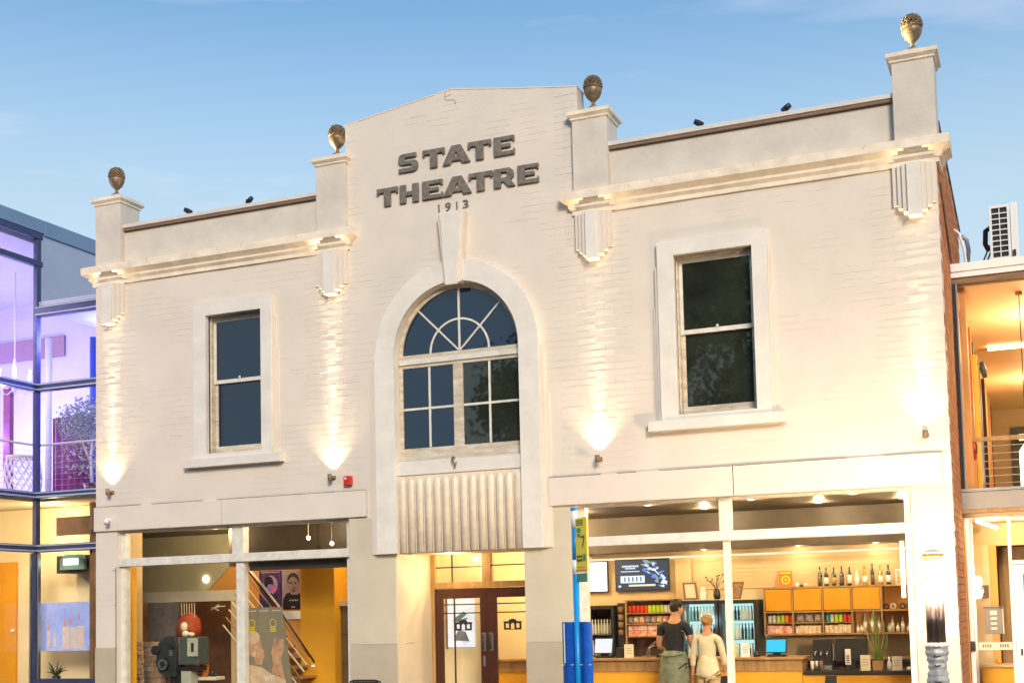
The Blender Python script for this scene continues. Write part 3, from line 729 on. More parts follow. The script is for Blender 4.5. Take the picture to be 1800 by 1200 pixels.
screen('blank_screen', .38, .675, 1.985, 2.44, 3.93, 'bright blank white wall screen behind the bus pole', emit('blank_white', (.9, .95, 1), 1.6))
# fridges
def fridge(x0, x1, z1, label, lit, shelves, contents):
    f = thing('drinks_fridge', label, 'fridge')
    y0, y1 = 3.35, 3.92
    MB().prism([rect(x0, x1, .05, z1), rect(x0+.045, x1-.045, .6, z1-.055)], y0, y0+.05).build('door_frame', 'black', f, bev=.003)
    box('back', x0+.03, x1-.03, y1-.02, y1, .05, z1, 'dark' if not lit else emit('fridge_back', (.55, .92, .95), .8), f)
    for a, b in ((x0, x0+.03), (x1-.03, x1)): box('side', a, b, y0+.051, y1, .05, z1, 'dark', f)
    box('top', x0+.03, x1-.03, y0+.051, y1-.021, z1-.04, z1, 'dark', f)
    for s in shelves: box('shelf', x0+.031, x1-.031, y0+.06, y1-.03, s-.008, s, 'steel', f)
    box('door_glass', x0+.04, x1-.04, y0+.02, y0+.025, .595, z1-.05, 'pane', f)
    for si, s in enumerate(shelves):
        n = int((x1-x0-.1)/.048)
        for i in range(n):
            c = contents[(i*3 + si*5 + (i*i) % 7) % len(contents)]
            hh = min(.23, (shelves[si+1] if si+1 < len(shelves) else z1-.06) - s - .03)
            x = x0+.07+i*.048
            o = MB().lathe(x, y0+.14, [(.018, s+.001), (.020, s+.02), (.020, s+hh*.6), (.009, s+hh*.8), (.011, s+hh)], 8).build('drink_bottle', c, None, smooth=True)
            tag(o, f'drink bottle, {ORD[i]} from the left, {ORD[si]} shelf up, {("lit fridge behind the woman" if x0 < 2.2 else "lit fridge by the shelves") if lit else "dim left fridge"}', 'bottle', 'bottles ' + ('in the lit double fridge' if lit else 'in the dim fridge on the left'))
    return f
dcs = [cols['silver'], cols['teal'], gd, cols['white'], gc, gd]
fridge(1.96, 2.555, 1.80, 'black glass door fridge with cold blue light, left half behind the woman', True, [.62, .93, 1.22, 1.50], dcs)
fridge(2.575, 3.13, 1.795, 'black glass door fridge with cold blue light beside the orange shelves', True, [.62, .93, 1.22, 1.50], dcs)
lamp('fridge_light', (2.5, 3.28, 1.5), 3, (.5, .85, 1), .1)
fridge(.45, .96, 1.76, 'brown dim glass fronted fridge behind the till on the left', False, [.62, 1.0, 1.32], [gc, lo, cols['white']])
box_ = thing('coffee_dispenser', 'tall narrow black dispenser between the dim fridge and the snack rack', 'dispenser')
box('body', 1.0, 1.12, 3.4, 3.8, .0, 1.79, 'dark', box_, bev=.004)
for k in range(4): MB().lathe(1.06, 3.40, [(.035, 1.30+k*.115), (.045, 1.33+k*.115), (.045, 1.37+k*.115), (.035, 1.39+k*.115)], 12).build('hopper', 'brown', box_, smooth=True)
# snack rack
rk = thing('snack_rack', 'dark timber snack rack of three shelves left of the man in black', 'rack')
for a, b in ((1.14, 1.16), (1.90, 1.92)): box('side', a, b, 3.35, 3.75, .2, 1.835, 'wood', rk)
box('rack_back', 1.16, 1.90, 3.72, 3.74, .9, 1.83, 'brown', rk); box('rack_top', 1.16, 1.90, 3.35, 3.72, 1.815, 1.835, 'wood', rk)
for zz in (1.29, 1.475, 1.635): box('shelf', 1.161, 1.899, 3.34, 3.72, zz-.016, zz, 'wood', rk)
for i in range(11):
    c = ['red', 'red', 'red', 'red', 'red', 'lime', 'lime', 'lime', 'lime', 'silver', 'silver'][i]
    can(1.20+i*.062, 3.42, 1.636, cols[c], f'{c} drink can, {ORD[i]} from the left on the rack top shelf', 'cans on the snack rack')
for i in range(8): packet('sweet_bag', 1.20+i*.09, 3.42, 1.476, .08, .11, (pb, cb, rb_, pb)[i % 4], f'patterned sweet bag, {ORD[i]} from the left on the rack middle shelf', 'sweet bags on the snack rack')
for r_ in range(2):
    for i in range(3):
        o = box('red_carton', 1.18+i*.15, 1.18+i*.15+.143, 3.37, 3.6, 1.291+r_*.082, 1.291+r_*.082+.078, rb_, None, bev=.002)
        tag(o, f"{('lower', 'upper')[r_]} red snack carton, {ORD[i]} from the left on the rack bottom shelf", 'carton', 'red cartons on the snack rack')
# framed certificates and vase on fridges
o = MB().prism([[(2.02, 1.815), (2.24, 1.815), (2.21, 2.07), (2.0, 2.07)], [(2.045, 1.84), (2.205, 1.84), (2.18, 2.045), (2.03, 2.045)]], 3.5, 3.52).build('framed_certificate', 'brown', None); tag(o, 'brown framed certificate standing on the left fridge top', 'picture frame')
MB().prism([[(2.04, 1.835), (2.21, 1.835), (2.185, 2.05), (2.025, 2.05)]], 3.505, 3.51).build('print', 'paper', o)
o = MB().prism([[(2.70, 1.81), (2.87, 1.81), (2.93, 2.06), (2.76, 2.06)], [(2.72, 1.83), (2.855, 1.83), (2.905, 2.04), (2.775, 2.04)]], 3.5, 3.52).build('framed_certificate', 'brown', None); tag(o, 'tilted dark framed picture on the right fridge top', 'picture frame')
MB().prism([[(2.715, 1.825), (2.86, 1.825), (2.91, 2.045), (2.77, 2.045)]], 3.505, 3.51).build('print', mat('sepia_print', (.35, .2, .1), .5, .5, 30), o)
o = MB().box(2.27, 2.36, 3.5, 3.58, 1.81, 1.93).box(2.275, 2.34, 3.5, 3.56, 1.932, 2.0).build('card_stack', 'white', None, bev=.004); tag(o, 'white boxes stacked beside the brown certificate', 'box')
o = thing('dried_flower_vase', 'dark vase of thin dried stems behind the white shop mullion', 'vase')
MB().lathe(2.52, 3.5, [(.04, 1.81), (.055, 1.86), (.05, 1.93), (.03, 1.96)], 12).build('vase', 'dark', o, smooth=True)
for k in range(9):
    a_ = random.uniform(-1, 1); t = (2.52+a_*.16, 3.5+random.uniform(-.05, .05), 2.13+random.uniform(-.08, .06))
    MB().tube([(2.52, 3.5, 1.95), ((2.52+t[0])/2-.01, 3.5, 2.05), t], .0035, 5).ball(t, .014, .014, .014, 8, 5).build('stem', 'dark', o)
# tills, notices and things on the counter
def till(x0, x1, z0, z1, y, em, label, tilt=.06):
    t = thing('till', label, 'till')
    MB().sweep([[(x, y + (tilt if q else 0), zz) for x, zz, q in ((x0-.015, z0-.015, 0), (x1+.015, z0-.015, 0), (x1+.015, z1+.015, 1), (x0-.015, z1+.015, 1))], [(x, y + .03 + (tilt if q else 0), zz) for x, zz, q in ((x0-.015, z0-.015, 0), (x1+.015, z0-.015, 0), (x1+.015, z1+.015, 1), (x0-.015, z1+.015, 1))]]).build('screen_body', 'black', t, bev=.003)
    MB().sweep([[(x, y - .004 + (tilt if q else 0), zz) for x, zz, q in ((x0, z0, 0), (x1, z0, 0), (x1, z1, 1), (x0, z1, 1))], [(x, y - .001 + (tilt if q else 0), zz) for x, zz, q in ((x0, z0, 0), (x1, z0, 0), (x1, z1, 1), (x0, z1, 1))]]).build('display', em, t)
    box('stand', (x0+x1)/2-.05, (x0+x1)/2+.05, y+.05, y+.12, .993, z1-.05, 'black', t); box('base', (x0+x1)/2-.12, (x0+x1)/2+.12, y-.0, y+.2, .993, 1.02, 'black', t, bev=.003)
    return t
till(.87, 1.13, 1.07, 1.27, 2.68, mat('till_white', (.1, .1, .1), .3, emit=(.62, .68, .86), es=.9, n=.0), 'till with a pale blue screen of text at the left end of the counter')
till(3.385, 3.65, 1.06, 1.235, 2.68, emit('till_cyan', (.05, .52, .80), 1.0), 'till with a bright cyan screen at the right end of the counter')
till(1.82, 2.0, 1.03, 1.22, 2.72, 'dark', 'dark backed till beside the man in black')
t_ = thing('receipt_printer', 'black receipt printer and cables beside the left till', 'printer')
box('body', 1.17, 1.31, 2.75, 2.95, .993, 1.14, 'dark', t_, bev=.01)
MB().tube([(1.2, 2.8, 1.14), (1.22, 2.76, 1.22), (1.27, 2.77, 1.19), (1.29, 2.79, 1.1)], .008, 6).build('cable', 'black', t_)
def card(x0, x1, z0, z1, y, m, label, cat='notice', stand=True):
    o = box('notice_card', x0, x1, y, y+.006, z0, z1, m, None); tag(o, label, cat)
    for k in range(3): box('text_line', x0+(x1-x0)*.2, x1-(x1-x0)*.2, y-.0012, y-.0002, z0+(z1-z0)*(.35+.17*k), z0+(z1-z0)*(.38+.17*k), 'brown', o)
    return o
card(1.33, 1.47, .993, 1.19, 2.66, 'paper', 'tan notice card on the counter right of the left till')
card(2.93, 2.98, .993, 1.18, 2.62, 'byellow', 'narrow yellow card at the white mullion')
card(3.04, 3.17, .993, 1.19, 2.62, 'white', 'white menu card on the counter beside the woman')
o = MB().lathe(3.24, 2.75, [(.04, .993), (.05, 1.02), (.03, 1.07)], 12).build('small_bowl', 'black', None, smooth=True); tag(o, 'small black bowl beside the white menu card', 'bowl')
o = MB().tube([(1.6, 3.0, .993), (1.62, 2.99, 1.15), (1.72, 3.0, 1.22)], .01, 6).tube([(1.55, 3.0, .993), (1.60, 2.98, 1.12), (1.70, 2.98, 1.16)], .009, 6).box(1.5, 1.74, 2.95, 3.1, .993, 1.01).build('coffee_tap', 'steel', None, smooth=False); tag(o, 'chrome taps on the counter beneath the snack rack', 'tap')
# right end equipment on low counter
mc = thing('coffee_machine', 'black and chrome coffee machine on the low counter right of the cyan till', 'coffee machine')
box('body', 3.98, 4.24, 2.95, 3.2, .802, 1.22, 'dark', mc, bev=.01); box('drip_tray', 3.97, 4.25, 2.8, 2.94, .802, .86, 'steel', mc, bev=.004)
for k in range(3): MB().tube([(4.03+k*.08, 2.9, 1.05), (4.03+k*.08, 2.82, 1.04), (4.03+k*.08, 2.80, 1.0)], .012, 8).build('spout', 'steel', mc, smooth=True)
MB().tube([(4.27, 2.86, 1.16), (4.28, 2.84, 1.0), (4.27, 2.83, .93)], .008, 6).build('steam_wand', 'steel', mc)
for i in range(3):
    o = MB().lathe(4.0+i*.06, 2.74, [(.02, .803), (.026, .86), (.026, .93)], 10).build('jar', ('paper', 'steel', 'brown')[i], None, smooth=True); tag(o, ('tan', 'silver', 'brown')[i] + ' jar in front of the coffee machine', 'jar')
mo = thing('monitor_back', 'large dark monitor seen from behind on the low counter', 'monitor')
box('panel', 4.29, 4.72, 2.92, 2.96, .93, 1.225, 'dark', mo, bev=.004); box('stand', 4.47, 4.55, 2.96, 3.0, .802, 1.0, 'dark', mo)
pt = thing('card_terminal', 'white card terminal on its black stand in front of the dark monitor', 'card reader')
box('terminal', 4.455, 4.53, 2.66, 2.69, .88, 1.09, 'white', pt, bev=.006); box('stand', 4.47, 4.52, 2.67, 2.72, .802, .878, 'dark', pt)
for k in range(4):
    box('key_row', 4.47, 4.515, 2.656, 2.6595, .90+k*.03, .915+k*.03, 'dark', pt)
card(4.66, 4.79, .802, 1.01, 2.62, 'paper', 'tan price list between the card terminal and the plant')
card(5.07, 5.2, .802, .99, 2.62, 'white', 'white price card right of the stick plant')
o = box('tray', 5.25, 5.45, 2.62, 2.9, .802, .84, 'white', None, bev=.01); tag(o, 'pale tray at the right end of the low counter', 'tray')
o = MB().lathe(5.02, 2.75, [(.025, .802), (.03, .83), (.03, .90), (.012, .93), (.012, .98)], 10).build('pump_bottle', 'white', None, smooth=True); tag(o, 'clear pump bottle right of the stick plant', 'bottle')
o = thing('paper_dispenser', 'white rounded dispenser on the back wall beneath the right shelf', 'dispenser'); 
MB().box(5.22, 5.34, 3.9, 3.98, 1.0, 1.22).build('case', 'white', o, bev=.02); MB().lathe(5.28, 3.86, [(.03, .93), (.035, .99)], 10).build('nozzle', 'paper', o)
# cane plant
cp = thing('lucky_bamboo', 'tall green cane stems in a square timber pot on the low counter', 'plant')
MB().sweep([[(4.88-s, 2.72-s, zz), (4.88+s, 2.72-s, zz), (4.88+s, 2.72+s, zz), (4.88-s, 2.72+s, zz)] for s, zz in ((.06, .802), (.072, .93), (.066, .93), (.06, .90))]).build('pot', 'wood', cp)
cg = mat('cane_green', (.16, .24, .04), .4, .4, 30)
for k, (tx, tz, bx_) in enumerate(((-.13, 1.33, -.03), (-.04, 1.62, .0), (.0, 1.5, .02), (.10, 1.45, .04), (.13, 1.28, .05), (-.09, 1.5, -.02))):
    MB().tube([(4.88+bx_, 2.72, .9), (4.88+bx_+tx*.1, 2.72, 1.08), (4.88+bx_+tx*.6, 2.71, tz-.15), (4.88+tx, 2.70, tz)], [.012, .011, .009, .006], 7).build('stem', cg, cp, smooth=True)
# vertical tube light
o = thing('tube_light', 'bright vertical tube light hanging at the right edge of the bar', 'lamp')
MB().tube([(5.175, 3.5, 1.77), (5.175, 3.5, 2.545)], .026, 10).build('tube', 'striplight', o, smooth=True)
MB().box(5.14, 5.21, 3.47, 3.53, 2.547, 2.565).build('cap', 'steel', o)
# downlights
def downlight(x, y, z, label, e=28, col=(1, .74, .40), grp='ceiling downlights in the shops'):
    e *= 1.7; t = thing('downlight', label, 'ceiling light', grp)
    MB().lathe(x, y, [(.045, z-.002), (.045, z-.008), (.06, z-.010), (.062, z-.001)], 16).build('rim', 'steel', t, smooth=True)
    MB().lathe(x, y, [(.043, z-.0065), (.01, z-.0085)], 16).build('lamp_disc', 'lampglow', t)
    lamp('bulb', (x, y, z-.06), e, col, .04, parent=t)
n_ = 0
for (x, y) in ((2.1, 1.5), (3.5, 1.5), (4.8, 1.5), (2.6, 2.6), (4.2, 2.6), (.9, 2.2), (5.3, 2.6)):
    downlight(x, y, 3.099, f'downlight in the dark bar ceiling, {ORD[n_]} of seven', 19); n_ += 1
for (x, y) in ((3.7, 3.7), (4.8, 3.7), (2.3, 3.7)): 
    downlight(x, y, 2.559, f"small downlight under the bulkhead {('above the fridges','above the orange card','above the wine bottles')[[2.3,3.7,4.8].index(x)]}", 3)
for i, (x, y) in enumerate(((-3.0, .75), (-2.4, 2.3), (-4.9, 1.4))):
    downlight(x, y, 3.099, f"downlight in the left shop ceiling above the {('poster', 'metal lockers', 'film projector')[i]}", (12, 30, 30)[i])
downlight(-6.2, 3.5, 3.099, 'added downlight behind the display beam in the left shop', 20)  # extra light put in to brighten the dark wall behind the beam
downlight(-.45, .62, 2.509, 'added downlight in the soffit over the entrance doors', 10)  # made-up fitting, added to light the entrance recess
downlight(-.2, 1.6, 3.069, 'added downlight in the foyer just behind the doors', 40); downlight(.0, 2.9, 3.069, 'added downlight deeper in the foyer near the counter', 42)  # both added to brighten the foyer behind the door transoms
# ---- people
def body(name, verts, edges, radii, m, parent=None, sub=2):
    me = bpy.data.meshes.new(name); me.from_pydata(verts, edges, [])
    o = bpy.data.objects.new(name, me); C.objects.link(o)
    md = o.modifiers.new('skin', 'SKIN'); md.use_smooth_shade = True
    for i, r in enumerate(radii):
        sv = me.skin_vertices[0].data[i]; sv.radius = (r, r) if not isinstance(r, tuple) else r
        sv.use_root = (i == 0)
    ss = o.modifiers.new('sub', 'SUBSURF'); ss.levels = sub; ss.render_levels = sub
    bpy.context.view_layer.update()
    dg = bpy.context.evaluated_depsgraph_get()
    me2 = bpy.data.meshes.new_from_object(o.evaluated_get(dg)); me2.materials.clear(); me2.materials.append(M[m])
    for p in me2.polygons: p.use_smooth = True
    o.modifiers.clear(); o.data = me2
    if parent is not None: o.parent = parent
    return o
def person(label, x, y, h, arms, shirtm, legm, hairm, sleeve, wide=1.0, headturn=(0, 0), sleeves_long=False):
    p = thing('person', label, 'person')
    k = h / 1.8
    V = lambda a, b, c: (x + a*k, y + b*k, c*k)
    sw_ = .185 * wide
    verts = [V(0, 0, .95), V(0, .0, 1.12), V(0, .01, 1.34), V(0, .0, 1.48), V(headturn[0]*.2, .02, 1.56), V(headturn[0]*.5, .04, 1.66), V(headturn[0]*.6, .05, 1.73)]
    rad = [.135, .12, .148, .082, .054, .08, .07]
    rad = [(r*k*wide if i < 3 else r*k, r*k*(.68 if i < 4 else 1)) for i, r in enumerate(rad)]
    rad[0] = (.155*k*wide, .12*k)
    edges = [(0, 1), (1, 2), (2, 3), (3, 4), (4, 5), (5, 6)]
    hands = []
    for s, (el, ha) in zip((-1, 1), arms):
        i = len(verts)
        verts += [V(s*sw_, 0, 1.44), V(*el), V(*ha)]; edges += [(3, i), (i, i+1), (i+1, i+2)]
        rad += [(.058*k,)*2, (.041*k,)*2, (.028*k,)*2]
        d = (Vector(verts[i+2]) - Vector(verts[i+1])).normalized(); side = Vector((1, 0, 0)).cross(d).normalized()
        palm = Vector(verts[i+2]) + d*.07*k
        verts.append(tuple(palm)); edges.append((i+2, i+3)); rad.append((.033*k, .02*k))
        hands.append((palm, d, s))
    for s in (-1, 1):
        i = len(verts)
        verts += [V(s*.095, 0, .90), V(s*.10, .01, .50), V(s*.105, .03, .09), V(s*.115, -.0, .05), V(s*.12, .14, .035)]
        edges += [(0, i), (i, i+1), (i+1, i+2), (i+2, i+3), (i+3, i+4)]
        rad += [(.088*k,)*2, (.058*k,)*2, (.04*k,)*2, (.042*k,)*2, (.03*k,)*2]
    b = body('body', verts, edges, rad, 'skin', p)
    for palm, d, s in hands:
        u = d.cross(Vector((0, 0, 1))).normalized() if abs(d.z) < .9 else Vector((0, 1, 0))
        fm = MB(); dn = (Vector((0, .6, -1)) if abs(d.z) < .8 else Vector((-s*.6, .3, -1))).normalized()
        for q, L in zip((-1.5, -.5, .5, 1.5), (.062, .072, .068, .052)):
            a = palm + u*q*.018*k + d*.01*k; b1 = a + d*L*.55*k; b2 = b1 + (d*.7 + dn*.7).normalized()*L*.5*k
            fm.tube([a, b1, b2], [.0085*k, .008*k, .006*k], 6)
        a = palm - u*s*.03*k - d*.03*k; fm.tube([a, a - u*s*.02*k + d*.03*k, a - u*s*.022*k + d*.055*k], [.010*k, .009*k, .007*k], 6)
        fm.build('fingers', 'skin', p, smooth=True)
    # face and ears
    hc = Vector(V(headturn[0]*.55, .045, 1.69)); ft = Vector((math.sin(headturn[1]), math.cos(headturn[1]), 0)); rt = Vector((ft.y, -ft.x, 0))
    fm = MB(); fm.ball(hc + ft*.088*k + Vector((0, 0, -.01)), .014, .02, .022)
    for s in (-1, 1): fm.ball(hc + rt*s*.078*k, .012, .014, .028)
    fm.ball(hc + Vector((0, 0, -.02)) + ft*.02*k, .072*k, .082*k, .095*k)
    fm.build('head', 'skin', p, smooth=True)
    em_ = MB()
    for s in (-1, 1): em_.ball(hc + ft*.092*k + rt*s*.03*k + Vector((0, 0, .012)), .010, .008, .007)
    em_.build('eyes', 'black', p); MB().ball(hc + ft*.088*k + Vector((0, 0, -.055)), .024, .010, .006).build('mouth', 'red', p)
    # hair
    hm = MB(); hm.ball(hc + Vector((0, 0, .028*k)) - ft*.016*k, .088*k, .098*k, .098*k, 18, 12, .045)
    for q in range(26):
        a = random.uniform(0, 6.28); u = random.uniform(-.1, 1)
        hm.ball(hc + Vector((math.cos(a)*.072*math.sqrt(1-min(1, u*u)), math.sin(a)*.08*math.sqrt(1-min(1, u*u))-.016, .03+.085*u))*k, .026, .026, .022, 8, 5, .2)
    hm.build('hair', hairm, p, smooth=True)
    # trousers
    vt = [V(0, 0, .97)]; et = []; rt_ = [(.165*k*wide, .13*k)]
    for s in (-1, 1):
        i = len(vt); vt += [V(s*.095, 0, .86), V(s*.10, .01, .50), V(s*.105, .02, .10)]; et += [(0, i), (i, i+1), (i+1, i+2)]; rt_ += [(.105*k,)*2, (.078*k,)*2, (.065*k,)*2]
    body('trousers', vt, et, rt_, legm, p)
    # shirt
    vs = [V(0, 0, .99 if not sleeves_long else .90), V(0, 0, 1.12), V(0, .01, 1.33), V(0, 0, 1.475), V(0, .008, 1.525)]; es_ = [(0, 1), (1, 2), (2, 3), (3, 4)]
    rs = [(.150*k*wide, .12*k), (.135*k*wide, .108*k), (.160*k*wide, .122*k), (.112*k, .088*k), (.078*k, .072*k)]
    for s, (el, ha) in zip((-1, 1), arms):
        i = len(vs); A = Vector((s*sw_, 0, 1.44)); B = Vector(el); H_ = Vector(ha); E_ = A.lerp(B, sleeve if sleeve < 1 else 1)
        vs += [V(*A), V(*E_)]; es_ += [(3, i), (i, i+1)]; rs += [(.066*k,)*2, (.052*k,)*2]
        if sleeve > 1: vs.append(V(*B.lerp(H_, sleeve-1))); es_.append((i+1, i+2)); rs.append((.047*k,)*2)
    body('shirt', vs, es_, rs, shirtm, p)
    return p
pm = person('man in a black t-shirt with dark hair standing at the counter, back to the street', 2.21, 2.2, 1.80,
            (((-.235, .03, 1.17), (-.20, .26, 1.08)), ((.25, .02, 1.17), (.22, .24, 1.06))), 'tshirt', 'tshirt', 'hair', .55, 1.0, (.06, .9))
# jacket tied round the waist
rg = []
for zz, s in ((1.10, .80), (1.07, .92), (1.03, 1.0), (.98, 1.08), (.90, 1.18), (.78, 1.22), (.66, 1.20), (.56, 1.14)):
    rg.append([(2.205 + .172*s*math.cos(t)*(1+.05*math.sin(5*t + zz*4) + .03*math.sin(13*t - zz*9)) - .015*(1.1-zz), 2.2 + .165*s*math.sin(t)*(1+.05*math.sin(5*t+zz*4)), zz + .012*math.sin(4*t)) for t in [2*math.pi*q/56 for q in range(56)]])
MB().sweep(rg).build('tied_jacket', 'greycloth', pm, smooth=True)
MB().tube([(2.03, 2.07, 1.06), (2.12, 2.03, 1.04), (2.24, 2.03, 1.05), (2.37, 2.09, 1.07)], [.014, .02, .018, .014], 8).build('jacket_sleeve', 'greycloth', pm, smooth=True)
pw = person('woman in a long cream shirt at the bar, fair hair, back to the street', 2.685, 2.15, 1.585,
            (((-.235, .01, 1.14), (-.245, .0, .89)), ((.25, .03, 1.14), (.235, .12, .93))), 'shirt', 'trousers', 'hair2', 1.55, 1.0, (0, .1), True)
rg = []
for zz, s in ((1.04, .60), (1.0, .80), (.96, .90), (.91, .97), (.86, 1.04), (.78, 1.07), (.73, 1.04)):
    rg.append([(2.685 + .150*s*math.cos(t)*(1+.04*math.sin(6*t + zz*5) + .025*math.sin(11*t+zz*14)), 2.15 + .135*s*math.sin(t)*(1+.04*math.sin(6*t)), zz + .016*math.sin(3*t+1)) for t in [2*math.pi*q/56 for q in range(56)]])
MB().sweep(rg).build('shirt_tail', 'shirt', pw, smooth=True)
MB().ball((2.685, 2.10, 1.50), .032, .04, .03).build('bun', 'hair2', pw, smooth=True)

# ------------------------------------------------------------------ left shop contents
# stone cladding low on the end wall, grey hanging above
mb = MB(); z = .45
while z < 1.36:
    y = .27 + random.uniform(0, .05); hh = random.uniform(.05, .09)
    while y < .95:
        l = random.uniform(.07, .14); mb.box(-5.918, -5.918+random.uniform(.015, .045), y+.004, min(y+l, .96)-.004, z+.004, z+hh-.004); y += l
    z += hh
o = mb.build('rubble_cladding', mat('rubble', (.36, .20, .12), .9, col2=(.55, .44, .30), ns=9, bump=.5, bs=40), T); o['kind'] = 'stuff'
mb = MB(); z = .45
while z < 1.34:
    x = -6.5; hh = random.uniform(.06, .1)
    while x < -5.55:
        l = random.uniform(.08, .17); mb.box(x+.004, x+l-.004, 1.75-random.uniform(.01, .04), 1.78, z+.004, z+hh-.004); x += l
    z += hh
o = mb.build('rubble_pillar', mat('rubble2', (.38, .18, .10), .9, col2=(.58, .46, .30), ns=7, bump=.5, bs=40), T); o['kind'] = 'stuff'
o = tag(box('grey_banner', -6.55, -5.95, 1.9, 1.92, 1.36, 1.98, mat('grey_banner', (.13, .11, .10), .7, .3, 6), None), 'grey banner hanging above the stone cladding in the left window', 'banner')
# hanging cords
o = MB(); 
for k in range(6):
    x = -5.86 + k*.05; o.tube([(x, 1.86, 1.95), (x+.01, 1.86, 1.6), (x-.02+.01*k, 1.86, 1.36)], .006, 5)
tag(o.build('hanging_cords', 'paper', None), 'bundle of pale cords hanging left of the red lamp', 'cord')
for (x, z, l) in ((-3.06, 2.86, 'small pendant bulb behind the dark left transom, higher one'), (-2.66, 2.76, 'small pendant bulb behind the dark left transom, lower one')):
    o = thing('pendant_bulb', l, 'pendant light')
    MB().tube([(x, 1.2, z+.03), (x, 1.2, 3.099)], .004, 5).build('cord', 'paper', o); MB().ball((x, 1.2, z), .028, .028, .03).build('bulb', 'lampglow', o, smooth=True)
o = thing('round_wall_light', 'round white light glowing on the orange wall above the display beam', 'lamp')
MB().prism([arc(-5.95, 2.36, .05, 0, 360, 20)[:-1]], 2.62, 2.638).build('disc', 'lampglow', o)
# film projector
pj = thing('film_projector', 'vintage cinema film projector, dark body with pale green lamp house, in the left window', 'film projector')
gm = mat('projector_dark', (.045, .055, .055), .35, .3, 8, metal=.3); pg = mat('lamp_house_green', (.48, .50, .42), .35, .12, 8)
MB().prism([[(-5.98, 1.02), (-5.9, .86), (-5.6, .80), (-5.55, 1.30), (-5.62, 1.42), (-5.78, 1.44), (-5.92, 1.34)]], 1.35, 1.55).build('mechanism', gm, pj, bev=.01)
for (x, zz, r) in ((-5.95, 1.22, .075), (-5.80, 1.0, .10), (-5.66, 1.28, .05)):
    MB().prism([arc(x, zz, r, 0, 360, 18)[:-1]], 1.30, 1.349).build('sprocket_wheel', 'black', pj, bev=.004)
MB().prism([arc(-5.80, 1.0, .085, 0, 360, 18)[:-1], arc(-5.80, 1.0, .055, 0, 360, 18)[:-1]], 1.29, 1.299).build('chrome_ring', 'steel', pj)
MB().prism([[(-5.70, 1.13), (-5.64, 1.13), (-5.64, 1.24), (-5.70, 1.24)]], 1.33, 1.349).build('gate', 'steel', pj)
MB().box(-5.54, -5.16, 1.36, 1.62, .99, 1.42).build('lamp_house', mat('lamp_house_dark_green', (.07, .10, .09), .3, .2, 8), pj, bev=.012)
MB().prism([rect(-5.36, -5.17, 1.12, 1.40), rect(-5.33, -5.20, 1.15, 1.37)], 1.335, 1.358).build('lamp_house_door', pg, pj, bev=.006)
MB().box(-5.33, -5.20, 1.345, 1.358, 1.15, 1.37).build('door_panel', pg, pj); MB().box(-5.29, -5.24, 1.339, 1.344, 1.19, 1.33).build('vent', 'dark', pj)
MB().box(-5.53, -5.50, 1.345, 1.359, 1.0, 1.41).build('chrome_edge', 'steel', pj)
MB().box(-5.60, -5.18, 1.38, 1.60, .90, .96).build('base_plate', 'black', pj, bev=.006)
MB().box(-5.53, -5.34, 1.40, 1.58, .05, .90).build('pedestal', pg, pj, bev=.01)
MB().box(-5.75, -5.56, 1.42, 1.56, .05, .82).build('pedestal', 'black', pj, bev=.01)
# red lamp and ornament on the projector
o = thing('red_lampshade', 'tall rust red domed shade behind the film projector', 'lamp shade')
MB().lathe(-5.74, 1.9, [(.20, 1.42), (.20, 1.55), (.17, 1.70), (.09, 1.78), (.02, 1.80)], 20).build('shade', mat('rust_red', (.42, .07, .02), .6, .3, 6), o, smooth=True)
MB().lathe(-5.74, 1.9, [(.02, .0), (.02, 1.40)], 8).build('stand', 'black', o)
o = MB().ball((-5.47, 1.45, 1.47), .065, .05, .05, 10, 8, .15).ball((-5.50, 1.45, 1.58), .06, .05, .075, 10, 8, .12).ball((-5.37, 1.45, 1.46), .06, .05, .035, 10, 8, .15).build('white_ornament', 'paper', None, smooth=True)
tag(o, 'small cream ornament standing on the projector lamp house', 'ornament')
o = thing('orange_toy_jars', 'orange jars with a cream figure on the display ledge right of the projector', 'jar')
MB().lathe(-5.30, 1.7, [(.05, .80), (.065, .85), (.07, .98), (.04, 1.04), (.03, 1.06)], 14).build('jar', mat('orange_glaze', (.80, .25, .02), .25, .2, 12), o, smooth=True)
MB().lathe(-5.43, 1.72, [(.035, .80), (.035, 1.0), (.02, 1.02)], 12).build('candle', mat('orange_wax', (.85, .30, .03), .4), o, smooth=True)
MB().ball((-5.39, 1.72, 1.09), .03, .025, .05).ball((-5.32, 1.70, 1.09), .035, .03, .03).build('figure', 'paper', o, smooth=True)
o = tag(MB().ball((-5.16, 1.7, .84), .05, .04, .05, 10, 8, .2).ball((-5.10, 1.7, .82), .03, .03, .03).build('dark_figurine', 'dark', None, smooth=True), 'small dark figurine right of the orange jars', 'ornament')
o = tag(box('display_ledge', -5.56, -5.02, 1.6, 1.85, .735, .79, 'paper', None, bev=.01), 'pale display ledge under the orange jars', 'shelf')
o = tag(MB().tube([(-5.68, 2.4, 1.84), (-5.58, 2.4, 1.88), (-5.52, 2.4, 1.91)], [.014, .02, .02], 8).tube([(-5.58, 2.4, 1.88), (-5.40, 2.4, 1.90)], .008, 6).tube([(-5.66, 2.4, 1.87), (-5.54, 2.42, 1.83)], .01, 6).build('spot_fitting', 'paper', None, smooth=True), 'small white adjustable spotlight under the display beam', 'lamp')
